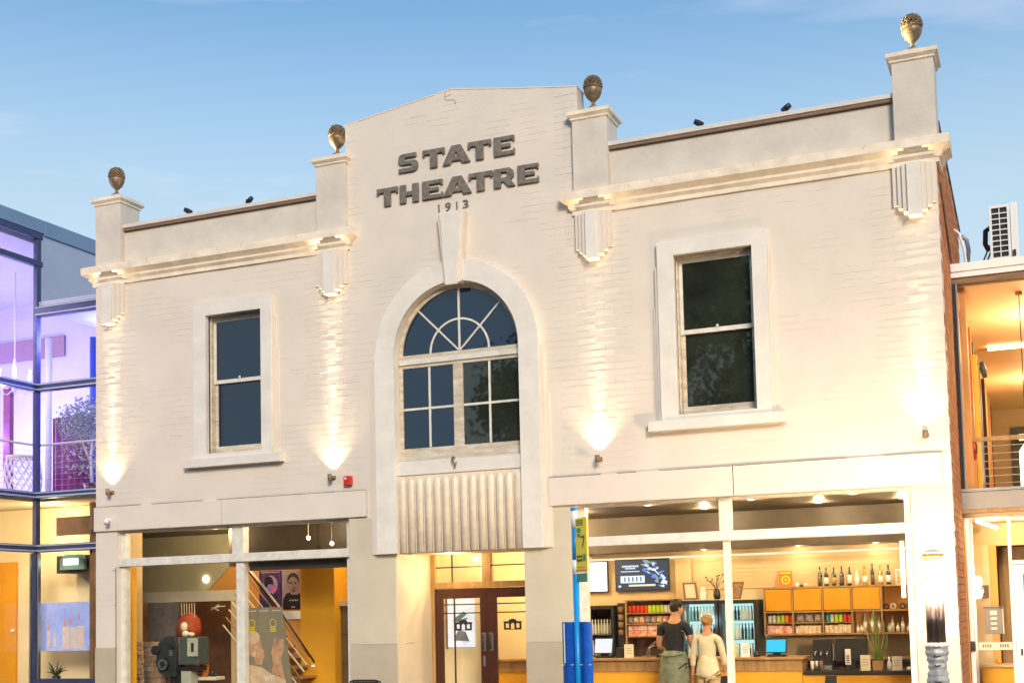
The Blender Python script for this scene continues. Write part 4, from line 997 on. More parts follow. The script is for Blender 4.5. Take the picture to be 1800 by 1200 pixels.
# posters on the orange wall
def poster(name, x0, x1, z0, z1, y, base, label, parent=None):
    o = box(name, x0, x1, y, y+.008, z0, z1, base, None); tag(o, label, 'poster'); return o
pdk = mat('poster_indigo', (.025, .015, .07), .4, col2=(.14, .05, .26), ns=9)
p1 = poster('film_poster', -4.885, -4.462, 1.823, 2.452, 2.62, pdk, 'indigo film poster with a pale glowing face, left of the pair above the stairs')
def disc(parent, name, cx, cz, rx, rz, y, m, n=18, cut=None):
    pts = [(cx+rx*math.cos(2*math.pi*k/n), cz+rz*math.sin(2*math.pi*k/n)) for k in range(n)]
    return MB().prism([pts], y, y+.0012).build(name, m, parent)
lil = mat('lilac_print', (.55, .36, .62), .4, col2=(.26, .18, .6), ns=14); pk = mat('pink_print', (.75, .16, .30), .4); dk = mat('black_print', (.015, .01, .02), .4)
disc(p1, 'print_shape', -4.67, 2.22, .14, .16, 2.616, lil); disc(p1, 'print_shape', -4.70, 2.27, .09, .10, 2.614, dk)
disc(p1, 'print_shape', -4.67, 2.18, .06, .06, 2.612, mat('violet_print', (.30, .16, .75), .4)); disc(p1, 'print_shape', -4.60, 2.14, .035, .05, 2.610, pk)
MB().prism([[(-4.86, 1.86), (-4.74, 2.06), (-4.66, 2.10), (-4.56, 2.03), (-4.48, 1.86)]], 2.616, 2.6172).build('print_shape', mat('blue_print', (.04, .04, .16), .4, .4, 10), p1)
for i in range(9): box('print_letter', -4.84+i*.04, -4.82+i*.04, 2.6155, 2.6165, 2.42, 2.436, 'paper', p1)
MB().prism([[(-4.64, 1.85), (-4.53, 1.85), (-4.50, 1.90), (-4.60, 1.91)]], 2.613, 2.6142).build('print_shape', 'red', p1)
p2 = poster('film_poster', -4.446, -4.045, 1.818, 2.445, 2.62, mat('poster_lilac_grey', (.42, .32, .44), .4, .25, 6), 'grey film poster with a stern large face, right of the pair')
MB().prism([[(-4.43, 1.82), (-4.43, 1.98), (-4.36, 2.08), (-4.30, 2.09), (-4.18, 2.05), (-4.10, 2.08), (-4.06, 2.0), (-4.06, 1.82)]], 2.617, 2.6182).build('print_shape', dk, p2)
fc = mat('face_print', (.46, .30, .30), .4, col2=(.20, .12, .14), ns=16)
disc(p2, 'print_shape', -4.235, 2.28, .112, .13, 2.616, dk); disc(p2, 'print_shape', -4.235, 2.20, .105, .15, 2.6145, fc)
for s in (-1, 1): disc(p2, 'print_shape', -4.235+s*.045, 2.235, .024, .010, 2.6125, dk); box('print_shape', -4.235+s*.045-.032, -4.235+s*.045+.032, 2.6115, 2.6125, 2.252, 2.262, dk, p2)
box('print_shape', -4.245, -4.225, 2.6115, 2.6125, 2.15, 2.22, mat('face_shade', (.28, .15, .15), .4), p2); disc(p2, 'print_shape', -4.235, 2.115, .034, .009, 2.6125, dk)
for i in range(4): box('print_letter', -4.30+i*.045, -4.28+i*.045, 2.612, 2.6135, 1.955, 1.975, 'paper', p2)
box('print_letter', -4.27, -4.20, 2.612, 2.6135, 1.85, 1.862, 'paper', p2)
# white ledge below posters, framed handrail
tag(box('notice_board', -4.48, -4.03, 2.60, 2.635, 1.66, 1.79, 'white', None), 'white blank board under the two posters', 'notice board')
# staircase
st = thing('staircase', 'pale timber staircase with diagonal balusters behind the large window poster', 'staircase')
sx0, sz0, sx1, sz1 = -4.75, 2.40, -3.62, 1.08
dx_, dz_ = sx1-sx0, sz1-sz0
rail = [(sx0 - .10, 2.0, sz0+.11), (sx0+.62, 2.0, sz0-.72), (sx1+.05, 2.0, sz1-.06)]
MB().tube([(-4.66, 1.98, 2.43), (-4.04, 1.98, 1.75), (-3.46, 1.98, .99)], .017, 8).build('handrail', 'maroon', st, smooth=True)
MB().tube([(-4.66, 2.02, 2.46), (-4.10, 2.02, 1.84)], .02, 8).build('handrail_cap', 'paper', st, smooth=True)
MB().ball((-3.485, 1.98, .93), .035, .035, .03).build('rail_end', 'white', st, smooth=True)
for k in range(8):
    o_ = k*.105
    MB().tube([(-4.80-o_*.55, 2.06, 2.44-o_*1.15), (-3.60-o_*.45, 2.06, 1.07-o_*1.1)], .0105 if k % 2 else .014, 6).build('sloping_rail', 'paper' if k % 3 else 'wood', st)
for k in range(9):
    x = -4.72 + k*.14; zz = 2.30 - k*.158
    box('tread', x-.1, x+.14, 2.1, 2.55, zz-.62, zz-.585, 'wood', st)
# lockers
lk_ = thing('metal_locker', 'brown grey steel locker of stacked doors beside the yellow column', 'locker')
box('case', -3.395, -1.8, 2.70, 2.88, 0, 1.85, mat('locker_paint', (.13, .10, .06), .4, .15, 4), lk_)
for i in range(5):
    for j in range(4):
        box('locker_door', -3.38+i*.32, -3.08+i*.32, 2.684, 2.698, .02+j*.46, .465+j*.46, mat('locker_door', (.16, .12, .07), .4, .15, 4) if i+j == 0 else bpy.data.materials['locker_door'], lk_, bev=.004)
tag(box('locker_top_shelf', -3.395, -1.8, 2.65, 2.88, 1.852, 1.93, 'paper', None), 'cream ledge on top of the steel lockers', 'shelf')
# big poster in the window
pw_ = MB().sweep([[(-3.553, .22, 1.84), (-2.905, .22, 1.84), (-2.70, .22, .45), (-3.553, .22, .45)], [(-3.553, .232, 1.84), (-2.905, .232, 1.84), (-2.70, .232, .45), (-3.553, .232, .45)]]).build('window_poster', mat('poster_olive', (.27, .21, .13), .45, .15, 4), None)
tag(pw_, 'large olive film poster of two warm toned figures standing in the left shop window', 'poster')
wp = mat('warm_print', (.66, .38, .20), .45, col2=(.44, .22, .11), ns=12); wpl = mat('pale_print', (.72, .52, .34), .45, col2=(.58, .36, .2), ns=10)
disc(pw_, 'print_shape', -3.37, 1.30, .13, .155, .217, wp); disc(pw_, 'print_shape', -3.385, 1.42, .115, .09, .2155, wpl)
MB().prism([[(-3.30, 1.38), (-3.20, 1.22), (-3.19, 1.15), (-3.22, 1.12), (-3.24, 1.03), (-3.34, 1.04), (-3.38, 1.2)]], .2155, .2167).build('print_shape', wp, pw_)
MB().prism([[(-3.55, .96), (-3.46, 1.04), (-3.24, 1.0), (-3.06, .90), (-2.85, .82), (-2.80, .62), (-3.55, .5)]], .214, .2152).build('print_shape', wpl, pw_)
MB().prism([[(-3.08, 1.20), (-3.04, 1.40), (-3.0, 1.41), (-2.99, 1.30), (-2.94, 1.38), (-2.88, 1.40), (-2.87, 1.25), (-2.92, 1.12), (-2.88, .90), (-2.84, .80), (-3.08, .90), (-3.05, 1.06)]], .2155, .2167).build('print_shape', wp, pw_)
disc(pw_, 'print_shape', -3.36, 1.19, .028, .045, .2125, wpl)
for i in range(12):
    if i in (4, 8): continue
    box('print_letter', -3.53+i*.052, -3.49+i*.052, .2165, .2175, 1.785, 1.797, 'paper', pw_)
for cx in (-3.40, -3.05):
    MB().prism([arc(cx, 1.62, .055, -60, 240, 14) + arc(cx, 1.62, .047, 240, -60, 14)], .2165, .2175).build('laurel', 'byellow', pw_)
    for k in range(3): box('print_letter', cx-.05, cx+.05, .2165, .2175, 1.555-k*.028, 1.568-k*.028, 'byellow', pw_)
# WE in pale letters
Wp = [(0, 1), (.2, 0), (.36, 0), (.5, .55), (.64, 0), (.8, 0), (1, 1), (.84, 1), (.72, .35), (.58, 1), (.42, 1), (.28, .35), (.16, 1)]
MB().prism([[(-3.20+a*.10, .80+b*.085) for a, b in Wp]], .2105, .2125).build('print_letter', 'paper', pw_)
Ep = [(0, 0), (1, 0), (1, .16), (.3, .16), (.3, .42), (.9, .42), (.9, .58), (.3, .58), (.3, .84), (1, .84), (1, 1), (0, 1)]
MB().prism([[(-3.09+a*.065, .80+b*.085) for a, b in Ep]], .2105, .2125).build('print_letter', 'paper', pw_)
# foyer behind the doors
box('foyer_wall', -1.25, -.60, 1.93, 1.97, 0, 3.068, 'foyer', T); box('foyer_back_wall', -1.25, .3, 3.91, 3.96, 0, 3.068, 'foyer', T)
fp_ = poster('lobby_poster', -1.13, -.70, 1.2, 1.90, 1.90, mat('pale_poster', (.80, .84, .90), .35, col2=(.45, .52, .62), ns=5, emit=(.62, .72, .90), es=.55), 'glowing pale blue and white poster seen through the left entrance door')
box('poster_edge', -1.16, -1.132, 1.89, 1.91, 1.18, 1.92, mat('poster_edge', (.18, .16, .2), .5), fp_)
MB().prism([[(-1.02, 1.62), (-.87, 1.72), (-.82, 1.68), (-.92, 1.60), (-.80, 1.63), (-.87, 1.55), (-1.04, 1.58)]], 1.896, 1.898).build('print_shape', mat('sky_print', (.12, .34, .50), .4), fp_)
MB().prism([[(-1.04, 1.3), (-.96, 1.45), (-.84, 1.42), (-.78, 1.28)]], 1.896, 1.898).build('print_shape', mat('slate_print', (.20, .26, .38), .4), fp_)
o = tag(box('lime_notice', .05, .18, 2.5, 2.51, 1.60, 1.68, mat('lime_card', (.35, .6, .03), .5), None), 'lime green card above the foyer counter', 'notice')
tag(box('white_cup_stack', .03, .11, 2.62, 2.70, .993, 1.09, 'white', None, bev=.01), 'white cups on the counter seen through the right door', 'cup')
# cafe chair on the footpath
ch = thing('cafe_chair', 'black cafe chair with rounded back on the footpath before the centre pier', 'chair')
bk = [(-1.36, -.6, .45), (-1.36, -.6, .80), (-1.34, -.6, .845), (-1.29, -.6, .86), (-.98, -.6, .86), (-.91, -.6, .845), (-.885, -.6, .80), (-.87, -.6, .45)]
MB().tube(bk, .013, 8).build('backrest', 'black', ch, smooth=True)
MB().box(-1.31, -.94, -.605, -.595, .62, .845).build('back_panel', 'dark', ch, bev=.003)
MB().box(-1.37, -.87, -1.05, -.6, .42, .45).build('seat', 'dark', ch, bev=.01)
for x in (-1.35, -.89):
    for y in (-.61, -1.03): MB().tube([(x, y, .42), (x, y-.02 if y < -.8 else y+.03, -.03)], .012, 6).build('leg', 'black', ch)
for (x0, x1, zt, lab) in ((2.92, 3.16, .79, 'dark stool back beside the woman at the lower edge'), (4.28, 4.48, .79, 'dark chair back in front of the low counter')):
    c_ = thing('bar_stool', lab, 'stool')
    MB().sweep([[(x0+.03, 1.6, .5), (x1, 1.6, .5), (x1+.01, 1.62, zt), (x0+.07, 1.62, zt)], [(x0+.03, 1.62, .5), (x1, 1.62, .5), (x1+.01, 1.64, zt), (x0+.07, 1.64, zt)]]).build('backrest', 'dark', c_, bev=.006)
    MB().box(x0, x1, 1.25, 1.62, .46, .5).build('seat', 'dark', c_, bev=.01)
    for x in (x0+.02, x1-.02):
        for y in (1.28, 1.6): MB().tube([(x, y, .46), (x, y, .0)], .012, 6).build('leg', 'steel', c_)

# ------------------------------------------------------------------ fixtures on the front
def uplight(x, z, label, e):
    u = thing('wall_uplight', label, 'wall light', 'brass uplights along the front')
    MB().lathe(x, -.004, [(.035, z-.03), (.035, z+.02)], 10).build('wall_plate', 'bronze', u, smooth=True)
    MB().tube([(x, -.01, z), (x+.005, -.06, z-.01), (x+.005, -.10, z+.01)], .010, 6).build('arm', 'bronze', u, smooth=True)
    MB().lathe(x+.005, -.115, [(.018, z-.055), (.030, z-.04), (.032, z+.035), (.026, z+.037), (.024, z+.0), (.0, z+.0)], 12).build('lamp_can', 'bronze', u, smooth=True)
    MB().lathe(x+.005, -.115, [(.022, z+.02), (.004, z+.024)], 12).build('bulb', emit('uplight_bulb', (1, .8, .45), 20) if 'uplight_bulb' not in bpy.data.materials else bpy.data.materials['uplight_bulb'], u)
    lamp('beam', (x+.005, -.085, z+.045), e*.55, (1, .76, .42), .012, 'SPOT', u, (R(180), 0, 0), R(100), 1.0)
    lamp('beam', (x+.005, -.09, z+.05), e*2.6*(1 if x < 0 else .75), (1, .77, .46), .012, 'SPOT', u, (R(180), 0, 0), R(25), 1.0)
    lamp('beam', (x+.005, -.095, z+.05), e*11*(1 if x < 0 else .3), (1, .78, .50), .012, 'SPOT', u, (R(180), 0, 0), R(12.5), 1.0)
uplight(-5.68, 3.60, 'brass uplight at the far left edge of the wall above the lintel', 75)
uplight(-1.905, 3.585, 'brass uplight between the left window and the arch beside the red alarm', 75)
uplight(1.935, 3.58, 'brass uplight between the arch and the right window', 85)
uplight(5.836, 3.59, 'brass uplight at the right corner of the wall', 85)
al = thing('alarm_box', 'small red alarm box beside the centre uplight', 'alarm')
MB().box(-1.715, -1.60, -.075, -.003, 3.455, 3.585).build('case', 'red', al, bev=.012); MB().ball((-1.68, -.078, 3.55), .016, .008, .016).build('lens', 'white', al, smooth=True)
sc = thing('security_sensor', 'small white sensor on the lintel at the left corner', 'sensor')
MB().box(-5.74, -5.68, -.075, -.047, 3.16, 3.21).build('mount', 'white', sc, bev=.005); MB().tube([(-5.71, -.07, 3.19), (-5.68, -.13, 3.17), (-5.655, -.17, 3.13)], [.02, .032, .036], 10).build('head', 'white', sc, smooth=True)
hk = thing('hook_fitting', 'small weathered brass hook on the sill under the arched window', 'hook')
MB().tube([(-.05, -.05, 3.73), (-.05, -.12, 3.73), (-.04, -.13, 3.68), (-.02, -.12, 3.63), (.0, -.10, 3.66)], .012, 6).ball((-.05, -.11, 3.70), .025, .02, .03).ball((-.02, -.11, 3.62), .018, .018, .018).build('hook', 'bronze', hk, smooth=True)
# wires at the left pier
tag(MB().tube([(-5.606, -.02, 2.48), (-5.604, -.022, 2.0), (-5.606, -.02, 1.3), (-5.606, -.02, .6)], .005, 5).tube([(-5.66, -.02, 2.44), (-5.606, -.02, 2.44)], .004, 5).tube([(-5.64, -.02, 1.93), (-5.606, -.02, 1.93)], .004, 5).build('cable', 'crack', None), 'thin dark cable running down beside the left shop window', 'cable')
# urn finials
def finial(x, label, kx=1.0):
    f = thing('urn_finial', label, 'finial', 'urn finials on the parapet piers')
    y, z = .12, 8.115
    MB().lathe(x, y, [(.075, z), (.08, z+.012), (.055, z+.03), (.03, z+.045)], 16).build('foot', 'bronze', f, smooth=True)
    MB().lathe(x, y, [(.030, z+.04), (.022, z+.07), (.026, z+.095), (.045, z+.115), (.085, z+.155), (.112, z+.21), (.118, z+.25), (.112, z+.275)], 20).build('bowl', 'bronze', f, smooth=True)
    MB().lathe(x, y, [(.122, z+.272), (.122, z+.288), (.110, z+.292)], 20).build('rim', 'bronze', f, smooth=True)
    cn = MB()
    for k in range(7):
        t = k/7.0; r = .108*math.cos(t*1.35); zz = z+.295+.13*math.sin(t*1.5)
        n = max(4, int(13*math.cos(t*1.3)))
        for j in range(n):
            a_ = 2*math.pi*(j+(k % 2)*.5)/n
            cn.ball((x+r*math.cos(a_), y+r*math.sin(a_), zz), .024, .024, .020, 6, 4)
    cn.ball((x, y, z+.33), .098, .098, .115, 12, 8)
    cn.build('pine_cone_top', 'bronze', f, smooth=False)
finial(-5.70, 'bronze urn finial with pine cone top on the leftmost pier')
finial(-1.85, 'gilded looking urn finial on the pier just left of the gable')
finial(1.94, 'bronze urn finial on the pier just right of the gable')
finial(5.88, 'urn finial on the tall rightmost pier, highest in view')
# small roof floodlights
for i, (x, l) in enumerate(((-4.35, 'small black floodlight on the left parapet, nearer the left pier'), (-3.28, 'small black floodlight on the left parapet, nearer the gable'), (3.32, 'small black floodlight on the right parapet, nearer the gable'), (4.40, 'small black floodlight on the right parapet, nearer the right pier'))):
    f = thing('floodlight', l, 'floodlight', 'small black floodlights on the parapets')
    s = (1, -1, 1, -1)[i]
    MB().tube([(x, .08, 7.60), (x, .08, 7.64)], .012, 6).build('stem', 'black', f)
    MB().tube([(x-s*.05, .05, 7.70), (x+s*.0, .07, 7.675), (x+s*.055, .08, 7.65)], [.032, .038, .028], 10).build('head', 'black', f, smooth=True)
    MB().box(x+s*.01, x+s*.03, .02, .05, 7.625, 7.68).build('bracket', 'black', f)
    tx = (-5.70, -1.85, 1.94, 5.88)[i]; src = Vector((x-s*.06, .03, 7.735)); dv = Vector((tx, .12, 8.40)) - src
    lp_ = lamp('flood_beam', src, (6, 520, 3, 620)[i], (1, .76, .38), .02, 'SPOT', f, None, R(20), .6); lp_.rotation_euler = (-dv).to_track_quat('Z', 'Y').to_euler()

# ------------------------------------------------------------------ street furniture
bs = thing('bus_stop', 'blue bus stop pole with yellow route sign and blue timetable case', 'bus stop')
px_, py_ = 2.365, -2.2
def polepart(z0, z1, m, r=.034, nm='pole'): MB().lathe(px_, py_, [(r, z0), (r, z1)], 16).build(nm, m, bs, smooth=True)
polepart(-.03, 2.085, 'blue'); polepart(2.088, 2.235, 'white', .035, 'white_band'); polepart(2.238, 2.58, 'blue'); polepart(2.583, 2.765, 'white', .035, 'white_band'); polepart(2.768, 2.80, 'blue', .04, 'cap')
a_ = R(-40); ux, uy = math.cos(a_), math.sin(a_)
def plate(u0, u1, z0, z1, t, m, nm='route_sign', d=0):
    n_x, n_y = -uy, ux
    P = lambda u, v, zz: (px_ + ux*u - n_x*v, py_ + uy*u - n_y*v, zz)
    return MB().sweep([[P(u0, d, z0), P(u1, d, z0), P(u1, d, z1), P(u0, d, z1)], [P(u0, d+t, z0), P(u1, d+t, z0), P(u1, d+t, z1), P(u0, d+t, z1)]]).build(nm, m, bs)
plate(.04, .27, 2.10, 2.68, .012, 'byellow'); 
def onplate(u0, u1, z0, z1, m, nm='print_shape'): 
    plate(u0, u1, z0, z1, .002, m, nm, -.0035); plate(u0, u1, z0, z1, .002, m, nm, .0135)
onplate(.04, .27, 2.10, 2.13, 'orange'); plate(.05, .25, 1.995, 2.09, .012, 'green')
seven = [(0, 1), (1, 1), (1, .82), (.48, 0), (.22, 0), (.72, .82), (0, .82)]
for dd in (-.0035, .0135):
    n_x, n_y = -uy, ux; mb = MB()
    lp = [(.15+.075*a, 2.36+.125*b) for a, b in seven]
    tri = tessellate_polygon([[Vector((a, b, 0)) for a, b in lp]])
    mb.v = [(px_+ux*a-n_x*dd, py_+uy*a-n_y*dd, b) for a, b in lp] + [(px_+ux*a-n_x*(dd+.002), py_+uy*a-n_y*(dd+.002), b) for a, b in lp]
    n = len(lp); mb.f = [tuple(t) for t in tri] + [tuple(k+n for k in t)[::-1] for t in tri] + [(k, (k+1) % n, (k+1) % n+n, k+n) for k in range(n)]
    mb.build('route_number', 'black', bs)
onplate(.07, .15, 2.52, 2.57, 'green'); onplate(.075, .14, 2.475, 2.51, 'green')
for k in range(3): onplate(.06, .20, 2.60+k*.022, 2.61+k*.022, 'black', 'text_line')
for k in range(6): onplate(.06+(k % 3)*.04, .09+(k % 3)*.04, 2.255-.04*(k//3), 2.28-.04*(k//3), 'black', 'text_line')
onplate(.19, .24, 2.22, 2.29, 'green'); onplate(.06, .22, 2.15, 2.16, 'orange', 'text_line')
# timetable case: two curved blue panels
for s, (x0, x1) in ((-1, (-.165, -.035)), (1, (.037, .165))):
    rg = []
    for zz in (.75, 1.135, 1.136, 1.575):
        rg.append([(px_+x0+(x1-x0)*q/6, py_-.02-.045*math.sin(math.pi*q/6), zz) for q in range(7)] + [(px_+x1, py_+.02, zz), (px_+x0, py_+.02, zz)])
    MB().sweep(rg).build('timetable_panel', 'dblue', bs, smooth=False, bev=.003)
    MB().tube([(px_+x0+.002, py_-.045, 1.12), (px_+x1, py_-.045, 1.12)], .004, 6).build('white_seam', 'white', bs)
MB().box(px_-.128, px_-.118, py_-.075, py_-.068, 1.14, 1.56).build('white_seam', 'white', bs)
# street lantern
L = thing('street_lantern', 'glowing two tier street lantern on a fluted dark column with silver sleeve', 'street lamp')
lx, ly = 6.0, -2.0
MB().lathe(lx, ly, [(.142, 2.172), (.145, 2.180), (.08, 2.195), (.02, 2.215)], 28).build('cap', 'paper', L, smooth=True)
MB().lathe(lx, ly, [(.082, 2.072), (.084, 2.10), (.092, 2.105), (.094, 2.13), (.10, 2.135), (.104, 2.170)], 28).build('neck', mat('neck_amber', (.40, .15, .03), .4), L)  # neck in plain amber colour, no emission
MB().lathe(lx, ly, [(.100, 1.905), (.112, 1.925), (.112, 2.045), (.100, 2.07)], 28).build('lantern_glass', 'lantern', L, smooth=True)
MB().lathe(lx, ly, [(.100, 1.882), (.118, 1.889), (.118, 1.899), (.100, 1.906)], 28).build('ring', 'wood', L, smooth=True)
MB().lathe(lx, ly, [(.095, 1.735), (.108, 1.76), (.108, 1.865), (.098, 1.89)], 28).build('lantern_glass', 'lantern', L, smooth=True)
ribm = mat('column_bronze', (.10, .07, .065), .35, .3, 10, metal=.5)
rg = []
for zz in (1.30, 1.735):
    rg.append([(lx+(.084+.006*math.cos(10*t))*math.cos(t), ly+(.084+.006*math.cos(10*t))*math.sin(t), zz) for t in [2*math.pi*q/80 for q in range(80)]])
MB().sweep(rg).build('column', ribm, L, smooth=True)
silver = mat('silver_sleeve', (.48, .47, .46), .45, .35, 14, .5, 40, metal=.15)
rg = []
zz = -.03
while zz < 1.32:
    rg.append([(lx+(.098+.007*math.sin(zz*95)+.010*math.sin(zz*21+1)+.004*math.cos(6*t+zz*9))*math.cos(t), ly+(.098+.007*math.sin(zz*95)+.010*math.sin(zz*21+1)+.004*math.cos(6*t+zz*9))*math.sin(t), zz) for t in [2*math.pi*q/40 for q in range(40)]])
    zz += .0135
MB().sweep(rg).build('sleeve', silver, L, smooth=True)
for k, zz in enumerate((1.26, 1.17, 1.08, .92)):
    MB().tube([(lx-.02, ly-.113, zz+.015), (lx+.0, ly-.12, zz), (lx+.04, ly-.112, zz+.012)], .006, 6).build('strap_buckle', 'dark', L)

# ------------------------------------------------------------------ left glass building
G = thing('glass_building', 'glazed corner building with dark blue steel frame and purple lit upper floor', 'building')
GX, GY = -8.06, 1.0
EX = -6.02
box('roof_slab', GX, EX, GY, 4.2, 6.86, 6.95, 'fpanel', G)
for (z0, z1, y) in ((6.70, 6.86, .95), (5.46, 5.585, .95), (3.70, 3.81, .93), (2.83, 2.955, .95)):
    o = box('beam', GX-.02, EX, y, 1.08, z0, z1, 'navy', G, bev=.006)
    box('beam_cap', GX-.0, EX, y-.012, y-.002, z0+.012, z0+.035, 'fpanel', o)
    box('beam_cap', GX-.0, EX, y-.012, y-.002, z1-.03, z1-.012, 'fpanel', o)
    if z0 > 6: continue
    o = box('beam', GX-.08, GX+.045, -2.6, y-.015, z0, z1, 'navy', G, bev=.006)
    box('beam_cap', GX+.047, GX+.057, -2.6, y-.03, z0+.012, z0+.035, 'fpanel', o); box('beam_cap', GX+.047, GX+.057, -2.6, y-.03, z1-.03, z1-.012, 'fpanel', o)
for (z0, z1) in ((7.54, 7.635), (8.0, 8.11)):
    box('beam', GX-.06, GX+.04, -2.6, 1.08, z0, z1, 'navy', G, bev=.006)
box('fascia', GX-.02, GX+.05, -2.6, 1.09, 8.112, 8.33, 'fascia', G); box('fascia', GX-.0, GX+.06, 1.10, 4.4, 8.08, 8.33, 'fascia', G, bev=.003)
box('fascia_panel', GX-.0, GX+.03, 1.05, 4.4, 6.87, 8.078, 'fpanel', G)
MB().box(GX-.05, GX+.03, .955, 1.05, 3.812, 5.458).box(GX-.05, GX+.03, .955, 1.05, 5.587, 8.0).box(GX-.05, GX+.03, .955, 1.05, .0, 2.828).box(GX-.05, GX+.03, .955, 1.05, 2.957, 3.698).build('corner_post', 'navy', G, bev=.004)
MB().box(GX-.11, GX-.075, .96, 1.02, 0, 2.82).box(GX+.05, GX+.075, .96, 1.02, 0, 2.82).build('corner_trim', 'steel', G)
box('sill_beam', GX, EX, .95, 1.08, .72, .80, 'navy', G); box('spandrel', GX, EX, .97, 1.05, 0, .718, 'dark', G)
for (z0, z1) in ((.80, 2.83), (2.955, 3.70), (3.81, 5.46), (5.585, 6.70)): box('pane', GX+.03, EX, 1.0, 1.006, z0, z1, 'pane_v' if z0 > 3.5 else 'pane', G)
for (z0, z1) in ((0, 2.83), (2.955, 3.70), (3.81, 5.46), (5.585, 7.54), (7.635, 8.0)): box('pane', GX, GX+.006, -2.6, .96, z0, z1, 'pane_v' if z0 > 3.5 else 'pane', G)
# inside of it
box('floor_slab', -13, EX-.1, 1.09, 6.0, 3.66, 3.79, 'ceil2', G); box('floor_slab', -13, GX-.09, -2.6, 1.088, 3.66, 3.79, 'ceil2', G)
vw = mat('lilac_wall', (.66, .66, .72), .6, .05, 2)
box('ceiling', -13, GX-.1, -2.6, 4.2, 7.95, 8.1, vw, G); box('ceiling', GX, EX, 1.09, 4.2, 6.80, 6.858, vw, G)
box('back_wall', -13, EX-.1, 4.2, 4.35, 3.8, 8.0, vw, G); box('left_wall', -13.1, -13, -2.6, 6, 0, 8.1, vw, G)
box('ground_back_wall', -13, -7.05, 1.95, 2.05, 0, 3.65, mat('amber_cream_wall', (.82, .66, .40), .6, .06, 1.5), G)
box('ground_floor', -13, GX-.09, -2.6, 2.2, -.02, 0, 'floor', G)
MB().box(-9.9, -9.36, 1.90, 1.945, .0, 2.75).build('orange_door', mat('orange_door', (.78, .32, .01), .4, .06, 3), G, bev=.004)
MB().box(-9.44, -9.38, 1.87, 1.899, 1.55, 1.60).build('door_lock', 'white', G)
# brown wall hanging panels at upper left
hm_ = mat('rose_panel', (.42, .26, .30), .8, .3, 40)
for a, b in ((-12.2, -11.1), (-11.0, -10.35)): box('acoustic_panel', a, b, 4.15, 4.195, 6.85, 7.25, hm_, G)
# curtains
cm = mat('plum_curtain', (.26, .06, .16), .8, .2, 10); cbm = mat('blue_column', (.02, .10, .62), .5)
rg = []
pts = [(-9.75 + q*.03, 3.2 + .05*math.sin(q*1.3)) for q in range(62)]
for zz in (3.80, 5.45): rg.append([(x, y, zz) for x, y in pts] + [(x, y+.02, zz) for x, y in pts[::-1]])
o = tag(MB().sweep(rg).build('curtain', cm, None), 'plum pleated curtain across the purple room of the glass building', 'curtain')
for k, (x, y) in enumerate(((-9.30, 2.6), (-8.55, 2.9), (-8.15, 2.7))):
    o = tag(MB().lathe(x, y, [(.06, 3.80), (.06, 6.78)], 14).build('round_column', 'blue' if 0 else (vw, cbm, vw)[k], None, smooth=True), ('slim lilac column near the corner post', 'deep blue column behind the indoor tree', 'pale column among the leaves of the indoor tree')[k], 'column')
o = tag(box('doorway_panel', -10.35, -10.2, 2.6, 2.7, 3.80, 6.0, cm, None), 'dark plum door edge left of the corner post upstairs', 'panel')
# balustrade inside the glass
bl_ = thing('balustrade', 'pale handrail with thin wires behind the upstairs glass', 'railing')
MB().tube([(GX-.12, -2.5, 4.60), (GX-.12, 1.14, 4.60), (EX-.12, 1.14, 4.60)], .02, 8).build('handrail', 'paper', bl_, smooth=True)
for k in range(7):
    zz = 3.92 + k*.095
    MB().tube([(GX-.12, -2.5, zz), (GX-.12, 1.14, zz), (EX-.12, 1.14, zz)], .0028, 5).build('wire', 'steel', bl_)
# stool
stl = thing('lattice_stool', 'white lattice drum stool upstairs in the purple room', 'stool')
lm = MB()
for s in (-1, 1):
    for k in range(16):
        pts = []
        for q in range(9):
            t = q/8; a_ = 2*math.pi*k/16 + s*t*1.3; r = .26 + .05*math.sin(math.pi*t)
            pts.append((-8.95+r*math.cos(a_), 1.62+r*math.sin(a_), 3.80+.68*t))
        lm.tube(pts, .010, 5)
lm.build('lattice', 'white', stl); MB().lathe(-8.95, 1.62, [(.27, 4.48), (.28, 4.50), (.27, 4.53)], 24).build('seat', 'paper', stl, smooth=True)
# chandelier
cd = thing('chandelier', 'white crystal chandelier lit upstairs in the glass building', 'chandelier')
cx_, cy_ = -9.12, 1.6
cd.location = (0, 0, .12)
MB().tube([(cx_, cy_, 7.6), (cx_, cy_, 6.1)], .010, 6).build('chain', 'white', cd)
MB().lathe(cx_, cy_, [(.02, 5.5), (.06, 5.6), (.03, 5.75), (.05, 5.9), (.02, 6.1)], 12).build('stem', 'white', cd, smooth=True)
for k in range(8):
    a_ = 2*math.pi*k/8; c_, s_ = math.cos(a_), math.sin(a_)
    MB().tube([(cx_+c_*r, cy_+s_*r, zz) for r, zz in ((.03, 5.7), (.15, 5.6), (.28, 5.62), (.34, 5.72))], .009, 6).build('arm', 'white', cd, smooth=True)
    MB().lathe(cx_+c_*.34, cy_+s_*.34, [(.03, 5.72), (.012, 5.73), (.012, 5.80)], 8).ball((cx_+c_*.34, cy_+s_*.34, 5.84), .022, .022, .04, 8, 6).build('candle_bulb', emit('chandelier_glow', (.95, .85, 1), 6) if k == 0 else bpy.data.materials['chandelier_glow'], cd, smooth=True)
    a2 = 2*math.pi*(k+1)/8
    MB().tube([(cx_+math.cos(a_+(a2-a_)*t)*.34, cy_+math.sin(a_+(a2-a_)*t)*.34, 5.68-.16*math.sin(math.pi*t)) for t in [q/8 for q in range(9)]], .008, 5).build('bead_swag', 'white', cd)
